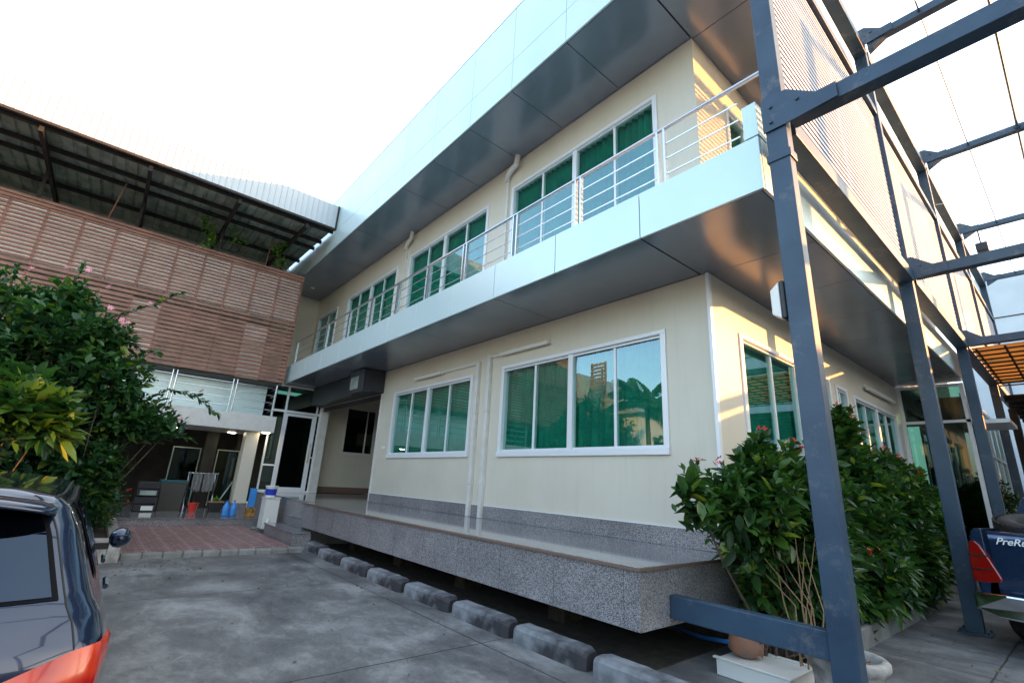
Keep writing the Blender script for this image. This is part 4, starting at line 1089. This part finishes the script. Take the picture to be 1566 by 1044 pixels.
tag(bb.build('blue_box', M['bottle'], bevel=.01), 'tall blue carton standing on an orange one beside the pillar', 'carton')
bo = MB().box(-14.78, -14.56, 3.32, 3.54, .264, .498)
tag(bo.build('orange_box', mat('orange_print', (.55, .26, .05), .6, noise=(.12, .08, .04), scale=14), bevel=.01), 'orange printed carton under the tall blue one', 'carton')
for i, (x, y, lab) in enumerate(((-14.75, 2.87, 'large blue water bottle in the porch, left of its pair'), (-14.75, 3.04, 'large blue water bottle next to the pale pillar'))):
    t = thing('water_bottle', (x, y, .262), lab, 'bottle', 'blue water bottles in the porch')
    MB().lathe(x, y, [(.001, .263), (.075, .263), (.08, .30), (.076, .38), (.08, .42), (.078, .50), (.045, .57), (.02, .60), (.02, .63), (.001, .63)], 20).build('body', M['bottle'], t, smooth=True)
    MB().lathe(x, y, [(.001, .66), (.024, .66), (.024, .632)], 14).build('cap', M['bluelabel'], t)
bucket('red_bucket', -16.2, 2.33, .262, .09, .125, .24, M['red'], 'red plastic bucket standing on the dark porch floor', 'bucket')
rbw = bucket('red_basin', -17.0, 2.02, .262, .15, .22, .09, mat('dark_red_plastic', (.22, .02, .015), .4), 'shallow dark red basin behind the red bucket', 'basin')
pb_ = thing('potted_plant', (-16.2, 2.85, .262), 'dark square pot with small plants beside the water bottles', 'pot')
MB().prism([(-16.32, 2.73, .262), (-16.32, 2.98, .262), (-16.32, 3.03, .52), (-16.32, 2.68, .52)], (.26, 0, 0)).build('pot', M['black'], pb_)
MB().box(-16.34, -16.04, 2.66, 3.05, .52, .55).build('rim', M['terracotta'], pb_)
P = np.array([[-16.2, 2.86, .56]] * 26) + rng.normal(0, .05, (26, 3)) * [1, 1.6, .3]
V, Fq = leaf_mesh(P, unit(rng.normal(size=(26, 3)) + [0, 0, 1.2]), rng.uniform(.1, .18, 26), .12); fast_mesh('foliage', V, Fq, M['vine'], pb_)
mp_ = thing('mop', (-16.5, 3.0, .26), 'mop with a long pale handle leaning in the porch', 'mop')
MB().tube([(-16.3, 2.92, .5), (-16.95, 3.50, 1.45)], .02, 8).build('handle', M['zinc'], mp_)
MB().lathe(-16.3, 2.92, [(.001, .40), (.09, .41), (.07, .46), (.02, .54)], 12, .2).build('head', M['cloth'], mp_)
rk = thing('drying_rack', (-16.9, 2.4, .26), 'folding drying rack with two grey towels in the porch', 'rack')
mb = MB()
for y in (2.18, 2.86):
    mb.tube([(-16.7, y, .262), (-17.1, y, 1.3)], .012, 6); mb.tube([(-17.1, y, .262), (-16.7, y, 1.3)], .012, 6)
for x in (-16.72, -17.08): mb.tube([(x, 2.18, 1.28), (x, 2.86, 1.28)], .012, 6)
mb.build('frame', M['steel'], rk)
for (y, w) in ((2.25, .22), (2.52, .26)):
    t = thing('towel', (-16.72, y + w / 2, .8), 'grey towel hanging on the %s of the drying rack' % ('left side' if y < 2.4 else 'right side'), 'towel')
    vs = []; fs = []
    for i in range(9):
        for (x, z) in ((-16.70, .80 + rnd.uniform(-.04, .04)), (-16.69, 1.0), (-16.705, 1.29), (-16.74, 1.30), (-16.76, 1.0)):
            vs.append((x + .012 * math.sin(i * 1.7), y + w * i / 8, z))
    for i in range(8):
        for k in range(4): fs.append((i * 5 + k, i * 5 + k + 1, (i + 1) * 5 + k + 1, (i + 1) * 5 + k))
    MB().add(vs, fs).build('cloth', M['cloth'], t, recalc=False)
for i in range(4):
    z = .264 + i * .19
    t = thing('storage_box', (-16.4, 1.25, z), ['bottom box of the stack in the porch, with a white label', 'second box from the bottom of the porch stack', 'third box of the porch stack, with a silver front', 'topmost box of the porch stack'][i], 'box', 'boxes stacked in the porch')
    MB().box(-16.6, -16.2, 1.02, 1.50, z, z + .17).build('body', M['black'] if i % 2 == 0 else M['dark'], t, bevel=.015)
    if i in (0, 2): MB().box(-16.197, -16.19, 1.18 if i == 0 else 1.08, 1.44, z + .03, z + .14).build('front_label', M['lampwhite'] if i == 0 else M['zinc'], t)
bn = thing('grey_bin', (-16.9, 1.85, .26), 'wide dark bin with a teal rim beside the stacked boxes', 'bin')
MB().prism([(-17.1, 1.58, .264), (-17.1, 2.1, .264), (-17.1, 2.14, 1.0), (-17.1, 1.54, 1.0)], (.4, 0, 0)).build('body', M['cardboard'], bn)
bn.children[0].data.materials[0] = mat('dark_bin', (.07, .065, .05), .6)
MB().box(-17.12, -16.68, 1.52, 2.16, 1.0, 1.06).build('rim', mat('teal_rim', (.01, .10, .12), .5), bn)
# pot, jar, tray and pipe at the foot of the first column
pt_ = thing('round_planter_pot', (-1.40, 4.44, 0), 'weathered pale stone pot with dry soil behind the first blue column', 'pot')
MB().lathe(-1.40, 4.44, [(.14, 0), (.17, .02), (.215, .22), (.225, .30), (.245, .315), (.262, .34), (.262, .375), (.245, .392), (.215, .392), (.205, .37), (.20, .30)], 40, .006).build('pot', M['potstone'], pt_, smooth=True)
MB().lathe(-1.40, 4.44, [(.001, .325), (.10, .33), (.21, .315)], 20, .03).build('soil', M['soil'], pt_)
mb = MB()
for k in range(70):
    a = rnd.uniform(0, 6.28); r_ = .17 * math.sqrt(rnd.random()); x, y = -1.40 + r_ * math.cos(a), 4.44 + r_ * math.sin(a); q = rnd.uniform(0, 3.14)
    mb.tube([(x, y, .33 + rnd.uniform(0, .02)), (x + .045 * math.cos(q), y + .045 * math.sin(q), .335 + rnd.uniform(0, .03))], .005, 4)
mb.build('dry_leaf_litter', mat('dry_litter', (.30, .20, .15), .9), pt_, recalc=False)['kind'] = 'stuff'
jr = thing('clay_jar', (-2.2, 4.62, .12), 'small terracotta jar lying on its side on the pale tray', 'jar')
m_ = MB(); m_.lathe(0, 0, [(.001, 0), (.05, 0), (.085, .05), (.10, .12), (.085, .19), (.05, .23), (.045, .25), (.06, .265), (.052, .27), (.035, .25)], 28)
q = Vector((.9, .35, -.12)).to_track_quat('Z', 'Y'); m_.v = [tuple(Vector((-2.33, 4.56, .235)) + q @ Vector(v)) for v in m_.v]
m_.build('body', M['terracotta'], jr, smooth=True)
ty = thing('pale_tray', (-2.15, 4.65, 0), 'pale tray box on the ground below the tie beam', 'tray')
mb = MB().box(-2.36, -1.78, 4.38, 4.86, 0.004, .125); mb.box(-2.38, -1.76, 4.36, 4.40, .125, .14); mb.box(-2.38, -1.76, 4.84, 4.88, .125, .14); mb.box(-1.80, -1.76, 4.40, 4.84, .125, .14)
mb.build('box', M['lampwhite'], ty, bevel=.004)
bpz = MB().tube([(-3.4, 5.1, .10), (-2.75, 4.85, .12), (-2.42, 4.62, .20), (-2.30, 4.52, .235)], .017, 10)
tag(bpz.build('water_pipe', M['bluepipe'], smooth=True), 'blue plastic pipe running under the granite ledge to the jar', 'pipe')

# ------------------------------------------------------------------ parked hatchback (heading away along -X)
CX, CYY = -2.42, -.63
car = thing('parked_car', (CX - 2, CYY, 0), 'dark graphite hatchback parked at the left edge with a big red tail lamp', 'car')
def cw(p): return (CX - p[0], CYY + p[1], p[2])
# side profile rows: (z, half width, rear lean, greenhouse share)
RW = [(.20, .72, .10, 0), (.34, .775, .03, 0), (.50, .80, .0, 0), (.66, .803, .01, 0), (.80, .80, .05, 0), (.88, .775, .10, 0), (.93, .745, .14, 1), (1.05, .695, .22, 1), (1.17, .645, .31, 1), (1.245, .60, .38, 1), (1.29, .55, .42, 1), (1.315, .45, .45, 1), (1.335, .25, .46, 1), (1.34, .0, .47, 1)]
XS = [0, .12, .30, .6, 1.0, 1.5, 2.0, 2.4, 2.8, 3.2, 3.6, 3.82]
RF = [.97, 1.0, 1.005, 1.01, 1.01, 1.0, 1.0, .99, .98, .96, .90, .80]      # width factor along length
def roofz(x, z, g):
    if not g: 
        return z if x < 2.5 else z - (x - 2.5) * .10 * (z / .9)
    if x < .6: return z
    if x < 2.0: return z + .015 * (x - .6) * (z - .9) / .4
    return max(.86 - (x - 2.4) * .08 if x > 2.4 else .86, z - (x - 1.9) * .55 * ((z - .86) / .45) * 1.1)
def S(u, r):                       # u = station (m), r = row float
    k = min(int(r), len(RW) - 2); f_ = r - k
    a, b_ = RW[k], RW[k + 1]
    z = a[0] * (1 - f_) + b_[0] * f_; w = a[1] * (1 - f_) + b_[1] * f_; ln = a[2] * (1 - f_) + b_[2] * f_; g = 1 if r >= 6 else 0
    wf = float(np.interp(u, XS, RF))
    x = u + ln * max(0, 1 - u / 1.6)
    sh = .012 * math.exp(-((z - .80) / .09) ** 2) * math.exp(-((u - .35) / .5) ** 2)
    return (x, w * wf + sh, roofz(x, z, g))
def T(t, r, o=0.0):                # rear face, t in [-1,1]
    p = S(0, r); w = p[1] * t
    bow = (.10 if r < 6 else .07) * (1 - abs(t) ** 3)
    return (p[0] - bow - o, w, p[2])
mb = MB(); NR = (len(RW) - 1) * 3
us = sorted(set(list(np.linspace(0, 3.82, 40))))
for sgn in (1, -1):
    vs = []; fs = []
    for u in us:
        for k in range(NR + 1):
            p = S(u, k / 3); vs.append(cw((p[0], p[1] * sgn, p[2])))
    R_ = NR + 1
    for i in range(len(us) - 1):
        for k in range(NR): fs.append((i * R_ + k, i * R_ + k + 1, (i + 1) * R_ + k + 1, (i + 1) * R_ + k))
    mb.add(vs, fs)
vs = []; fs = []; ts = np.linspace(-1, 1, 25)
for t in ts:
    for k in range(NR + 1): vs.append(cw(T(t, k / 3)))
for i in range(24):
    for k in range(NR - 9): fs.append((i * R_ + k, i * R_ + k + 1, (i + 1) * R_ + k + 1, (i + 1) * R_ + k))
    for k in range(NR - 9, NR): fs.append((i * R_ + k, i * R_ + k + 1, (i + 1) * R_ + k + 1, (i + 1) * R_ + k))
mb.add(vs, fs)
vs = [cw((3.82 + .08, 0, .4))]; 
body = mb.build('body', M['carpaint'], car, recalc=False, smooth=True)
bm = bmesh.new(); bm.from_mesh(body.data); bmesh.ops.remove_doubles(bm, verts=bm.verts, dist=.004); bmesh.ops.recalc_face_normals(bm, faces=bm.faces); bm.to_mesh(body.data); bm.free(); body.data.shade_smooth()
mb = MB().box(CX - 3.95, CX - 3.78, CYY - .62, CYY + .62, .25, .62); mb.build('front_bumper', M['carpaint'], car, bevel=.04)
def patch(fn, u0, u1, n, r0, r1, m_, name, material, parent):
    vs = []; fs = []
    for i in range(n + 1):
        for k in range(m_ + 1):
            vs.append(cw(fn(u0 + (u1 - u0) * i / n, r0 + (r1 - r0) * k / m_)))
    for i in range(n):
        for k in range(m_): fs.append((i * (m_ + 1) + k, i * (m_ + 1) + k + 1, (i + 1) * (m_ + 1) + k + 1, (i + 1) * (m_ + 1) + k))
    o = MB().add(vs, fs).build(name, material, parent, recalc=False, smooth=True)
    pc = sum((Vector(v) for v in vs), Vector()) / len(vs); ref = pc - Vector((CX - 1.9, CYY, .6))
    nn = sum((q_.normal * q_.area for q_ in o.data.polygons), Vector())
    if nn.dot(ref) < 0: o.data.flip_normals()
    return o
# rear window with dark surround, side windows
patch(lambda t, r: T(t, r, .004), -.90, .90, 20, 6.15, 9.6, 8, 'rear_window', M['seal'], car)
patch(lambda t, r: T(t, r, .009), -.875, .875, 20, 6.25, 9.4, 8, 'rear_window_glass', M['carglass'], car)
def SO(u, r, o=.005):
    p = S(u, r); return (p[0], p[1] + o, p[2] + o * .3)
patch(lambda u, r: SO(u, r, .004), .42, 2.3, 20, 6.1, 9.2, 6, 'side_window', M['seal'], car)
for (a, b_) in ((.50, 1.35), (1.40, 2.1)): patch(lambda u, r: SO(u, r, .008), a, b_, 10, 6.3, 9.0, 6, 'side_window_glass', M['carglass'], car)
# rain gutter strips along the roof and weather visor
for rr_, u0, u1, rad in ((10.0, .05, 2.2, .006), (9.35, .3, 2.5, .010)):
    MB().tube([cw(SO(u, rr_, .003)) for u in np.linspace(u0, u1, 16)], rad, 6).build('roof_trim', M['black'], car)
# tailgate shut line
MB().tube([cw(T(.925, r, .001)) for r in np.linspace(2.2, 10.2, 26)], .0035, 5).build('shut_line', M['dark'], car)
# spoiler
vs = []; fs = []; n = 24
prof = [(.40, 1.302), (.28, 1.300), (.20, 1.288), (.165, 1.272), (.17, 1.262), (.30, 1.255), (.44, 1.25)]
for i in range(n + 1):
    t = -1 + 2 * i / n; c_ = 1 - abs(t) ** 6
    for (x, z) in prof: vs.append(cw((x + .10 * (abs(t) ** 4) - .0, t * .56, z - .035 * abs(t) ** 3 + .018 * (1 - t * t))))
P_ = len(prof)
for i in range(n):
    for k in range(P_): fs.append((i * P_ + k, i * P_ + (k + 1) % P_, (i + 1) * P_ + (k + 1) % P_, (i + 1) * P_ + k))
fs += [tuple(range(P_)), tuple(range(n * P_, (n + 1) * P_))]
MB().add(vs, fs).build('spoiler', M['carpaint'], car, smooth=True)
# tail lamps wrap from the tailgate round the shoulder
for sg in (1, -1):
    vs = []; fs = []; N1, N2 = 22, 8
    for i in range(N1 + 1):
        s_ = i / N1
        for k in range(N2 + 1):
            if s_ < .62:      # on rear face from t=.36 to 1
                t = .34 + (1 - .34) * s_ / .62
                top = 2.85 + 1.30 * ((t - .34) / .66) ** .9; bot = 2.0 - .35 * ((t - .34) / .66)
                p = T(t, bot + (top - bot) * k / N2, .010 + .012 * math.sin(math.pi * k / N2)); p = (p[0], p[1], p[2])
                if t > .93: p = (p[0], p[1] + .012 * (t - .93) / .07, p[2])
            else:
                u = (s_ - .62) / .38 * .16
                top = 4.15 + .1 * (u / .16); bot = 1.75 + 1.7 * (u / .16) ** 1.1
                p = S(u, bot + (top - bot) * k / N2); p = (p[0] - .010 * (1 - u / .16), p[1] + .012 + .008 * math.sin(math.pi * k / N2), p[2])
            vs.append(cw((p[0], p[1] * sg, p[2])))
    for i in range(N1):
        for k in range(N2): fs.append((i * (N2 + 1) + k, i * (N2 + 1) + k + 1, (i + 1) * (N2 + 1) + k + 1, (i + 1) * (N2 + 1) + k))
    tlp = MB().add(vs, fs).build('tail_lamp', M['lamp'], car, recalc=False, smooth=True)
    vs = []; fs = []
    for i in range(9):
        t = .56 + .34 * i / 8
        for k in range(4):
            lo_ = 2.0; hi_ = 2.5 + .95 * ((t - .5) / .45) ** .8
            p = T(t, lo_ + (hi_ - lo_) * k / 3, .027); vs.append(cw((p[0], p[1] * sg, p[2])))
    for i in range(8):
        for k in range(3): fs.append((i * 4 + k, i * 4 + k + 1, (i + 1) * 4 + k + 1, (i + 1) * 4 + k))
    MB().add(vs, fs).build('reflector', M['amber'], tlp, recalc=False, smooth=True)
# rear bumper, plate, wheels, mirrors, handles
MB().box(CX - .2, CX + .03, CYY - .55, CYY + .55, .22, .46).build('rear_bumper', M['black'], car, bevel=.04)
for (u, sg) in ((.75, 1), (.75, -1), (3.1, 1), (3.1, -1)):
    m_ = MB(); y = CYY + sg * .70; x = CX - u
    vs = []; fs = []
    prof = [(.15, -.09), (.27, -.10), (.30, -.07), (.305, 0), (.30, .07), (.27, .10), (.15, .09)]
    for k in range(28):
        a = 2 * math.pi * k / 28
        for (r_, o) in prof: vs.append((x + r_ * math.cos(a), y + o, .305 + r_ * math.sin(a)))
    for k in range(28):
        for j in range(6): fs.append((k * 7 + j, k * 7 + j + 1, ((k + 1) % 28) * 7 + j + 1, ((k + 1) % 28) * 7 + j))
    wh = m_.add(vs, fs).build('wheel', M['rubber'], car, smooth=True)
    rm = MB()
    for k in range(5):
        a = 2 * math.pi * k / 5; rm.bar((x, y + sg * .075, .305), (x + .2 * math.cos(a), y + sg * .075, .305 + .2 * math.sin(a)), .05, .02, (0, 1, 0))
    rm.build('rim', M['chrome'], wh)
for sg in (1, -1):
    x, y = CX - 1.85, CYY + sg * .875
    m_ = MB(); vs = []; fs = []
    for i in range(9):
        a = math.pi * i / 8; w = math.sin(a) ** .6
        for k in range(12):
            b2_ = 2 * math.pi * k / 12
            vs.append((x - .10 + .20 * (i / 8) * 1.0 - .02, y + .075 * w * math.cos(b2_) * (.6 + .4 * i / 8), .965 + .065 * w * math.sin(b2_)))
    for i in range(8):
        for k in range(12): fs.append((i * 12 + k, i * 12 + (k + 1) % 12, (i + 1) * 12 + (k + 1) % 12, (i + 1) * 12 + k))
    mr = m_.add(vs, fs).build('side_mirror', M['carpaint'], car, smooth=True)
    MB().box(x + .062, x + .068, y - .038, y + .038, .94, .99).build('mirror_glass', M['carglass'], mr, bevel=.002)
    MB().box(x - .03, x + .02, y - sg * .10 - .05, y - sg * .10 + .05, .90, .935).build('mirror_arm', M['black'], mr)
    for u in (1.15, 2.05):
        MB().tube([(CX - u, CYY + sg * .825, .80), (CX - u - .16, CYY + sg * .825, .81)], .014, 6).build('door_handle', M['carpaint'], car)

# ------------------------------------------------------------------ pickup at the right edge
tk = thing('pickup_truck', (-.2, 7.75, 0), 'dark blue pickup at the right edge with a tyre in its bed', 'pickup truck')
MB_ = MB()
def bedsec(y):
    return [(-1.0 + .2, .50), (-.86 + .0, .52), (-.885, .70), (-.90, .86), (-.895, 1.0), (-.875, 1.12), (-.85, 1.20), (-.82, 1.235), (-.76, 1.235), (-.755, .80)]
for sg in (1, -1):
    vs = []; fs = []; ys = [0, .03, .5, 1.0, 1.5, 1.62]
    for y in ys:
        for (x, z) in bedsec(y): vs.append((x * sg * (.985 if y == 0 else 1), y, z))
    n = 10
    for i in range(len(ys) - 1):
        for k in range(n - 1): fs.append((i * n + k, i * n + k + 1, (i + 1) * n + k + 1, (i + 1) * n + k))
    fs.append(tuple(range(n)))
    MB_.add(vs, fs)
MB_.box(-.76, .76, .03, 1.6, .72, .78); MB_.box(-.84, .84, 1.6, 1.68, .5, 1.24)
# cab
cab = [(1.68, .5), (1.68, 1.22), (1.85, 1.62), (2.1, 1.66), (2.9, 1.64), (3.45, 1.22), (4.6, 1.10), (4.75, .9), (4.75, .45)]
vs = []; fs = []
for (x, k_) in ((-.88, 0), (-.84, 1), (.84, 1), (.88, 0)):
    for (y, z) in cab: vs.append((x * (.86 if z > 1.4 else 1), y, z))
n = len(cab)
for i in (0, 1, 2):
    for k in range(n): fs.append((i * n + k, i * n + (k + 1) % n, (i + 1) * n + (k + 1) % n, (i + 1) * n + k))
fs += [tuple(range(n)), tuple(range(3 * n, 4 * n))]
MB_.add(vs, fs)
parts = []
def tb(name, m_, material, par=None, **k):
    o = m_.build(name, material, None, **k); o.parent = par or tk; parts.append(o); return o
tb('body', MB_, M['truckpaint'], bevel=.012)
# tailgate: gently curved panel with recessed centre
vs = []; fs = []
rows = [(.56, .015), (.62, .0), (.78, -.004), (.95, -.012), (1.10, -.022), (1.17, -.020), (1.205, -.002), (1.215, .03)]
for i in range(13):
    x = -.70 + 1.4 * i / 12
    for (z, y) in rows: vs.append((x, y - .022 * (1 - (x / .7) ** 2), z))
for i in range(12):
    for k in range(7): fs.append((i * 8 + k, i * 8 + k + 1, (i + 1) * 8 + k + 1, (i + 1) * 8 + k))
tg = tb('tailgate', MB().add(vs, fs), M['truckpaint'], smooth=True, recalc=False)
tb('handle', MB().box(-.14, .14, -.055, -.03, .98, 1.06), M['black'], tg, bevel=.01)
for sg in (1, -1):
    lp = tb('tail_lamp', MB().prism([(.905 * sg, -.004, .90), (.895 * sg, -.006, 1.03), (.875 * sg, -.010, 1.085), (.83 * sg, -.014, 1.10), (.79 * sg, -.016, 1.06), (.735 * sg, -.018, .93), (.68 * sg, -.018, .79), (.655 * sg, -.018, .72), (.668 * sg, -.018, .69), (.78 * sg, -.014, .67), (.885 * sg, -.008, .665), (.905 * sg, -.004, .70)], (0, .10, 0)).add([], []), M['redlamp'], bevel=.012)
    for z in (.80, .94): tb('lamp_divider', MB().box(min(.72 * sg, .895 * sg), max(.72 * sg, .895 * sg), -.024, -.012, z, z + .012), M['black'], lp)
bmp = MB().prism([(-.90, -.12, .40), (-.90, -.12, .56), (-.62, -.16, .58), (.62, -.16, .58), (.90, -.12, .56), (.90, -.12, .40), (.72, -.14, .34), (-.72, -.14, .34)], (0, .14, 0))
tb('rear_bumper', bmp, M['chrome'], bevel=.02)
tb('underbody', MB().box(-.7, .7, .1, 4.4, .30, .50), M['black'])
for (y, sg) in ((.95, 1), (.95, -1), (3.9, 1), (3.9, -1)):
    vs = []; fs = []; prof = [(.17, -.11), (.30, -.12), (.345, -.08), (.35, 0), (.345, .08), (.30, .12), (.17, .11)]
    for k in range(28):
        a = 2 * math.pi * k / 28
        for (r_, o) in prof: vs.append((sg * .74 + o, y + r_ * math.cos(a), .35 + r_ * math.sin(a)))
    for k in range(28):
        for j in range(6): fs.append((k * 7 + j, k * 7 + j + 1, ((k + 1) % 28) * 7 + j + 1, ((k + 1) % 28) * 7 + j))
    tb('wheel', MB().add(vs, fs), M['rubber'], smooth=True)
fc = bpy.data.curves.new('lettering', 'FONT'); fc.body = 'PreRunner'; fc.size = .10; fc.extrude = .001; fc.shear = .35; fc.align_x = 'LEFT'; fc.offset = .0015
fo = bpy.data.objects.new('lettering', fc); C.objects.link(fo); fo.parent = tg; fc.materials.append(M['decal'])
fo.location = (-.64, -.052, 1.085); fo.rotation_euler = (math.radians(84), 0, 0)
bpy.context.view_layer.update()
lm_ = bpy.data.meshes.new_from_object(fo.evaluated_get(bpy.context.evaluated_depsgraph_get()))
lo_ = bpy.data.objects.new('lettering', lm_); C.objects.link(lo_); lo_.parent = tg
lo_.location = fo.location; lo_.rotation_euler = fo.rotation_euler
bpy.data.objects.remove(fo); lo_.name = 'lettering'
tk.rotation_euler = (0, 0, math.radians(-8))
# tyre lying in the pickup bed
ty_ = thing('spare_tyre', (-.5, 8.4, 1.2), 'knobbly black tyre lying in the bed of the pickup', 'tyre')
vs = []; fs = []; n = 44; prof = [(.20, -.10), (.28, -.125), (.34, -.11), (.375, -.07), (.378, 0), (.375, .07), (.34, .11), (.28, .125), (.20, .10)]
for k in range(n):
    a = 2 * math.pi * k / n
    for (r_, o) in prof: vs.append((-.50 + r_ * math.cos(a), 8.42 + r_ * math.sin(a) * .93, 1.24 + o + r_ * math.sin(a) * .22))
for k in range(n):
    for j in range(9): fs.append((k * 9 + j, k * 9 + (j + 1) % 9, ((k + 1) % n) * 9 + (j + 1) % 9, ((k + 1) % n) * 9 + j))
MB().add(vs, fs).build('tyre', M['rubber'], ty_, smooth=True)
mb = MB()
for k in range(n):
    for o, w in ((-.085, .05), (-.03, .045), (.03, .045), (.085, .05)):
        a = 2 * math.pi * (k + (.5 if abs(o) < .05 else 0)) / n; r_ = .385
        c_ = Vector((-.50 + r_ * math.cos(a), 8.42 + r_ * math.sin(a) * .93, 1.24 + o + r_ * math.sin(a) * .22))
        tg_ = Vector((-math.sin(a), math.cos(a), math.cos(a) * .22)).normalized()
        mb.bar(c_ - tg_ * .017, c_ + tg_ * .017, .018, w, (0, 0, 1))
mb.build('tread_block', M['rubber'], ty_)

# fallen leaves scattered over the yard
n = 150
P = np.stack([rng.uniform(-10, -2.6, n), rng.uniform(.3, 3.3, n), rng.uniform(.003, .012, n)], 1)
k = 60; P[:k, 0] = rng.uniform(-9.7, -8.2, k); P[:k, 1] = rng.uniform(.3, 1.6, k)
k2 = 40; P[-k2:, 0] = rng.uniform(-1.8, .2, k2); P[-k2:, 1] = rng.uniform(4.5, 9, k2)
D = unit(np.stack([rng.normal(size=n), rng.normal(size=n), rng.normal(0, .1, n)], 1))
V, Fq = leaf_mesh(P, D, rng.uniform(.025, .06, n), .24, droop=.02); V[:, 2] = np.clip(V[:, 2], .002, .05)
fl2 = fast_mesh('fallen_leaves', V, Fq, mat('dry_fallen_leaf', (.26, .17, .08), .8, noise=(.12, .10, .04), scale=3), None)
tag(fl2, 'dry leaves scattered over the concrete yard', kind='stuff')
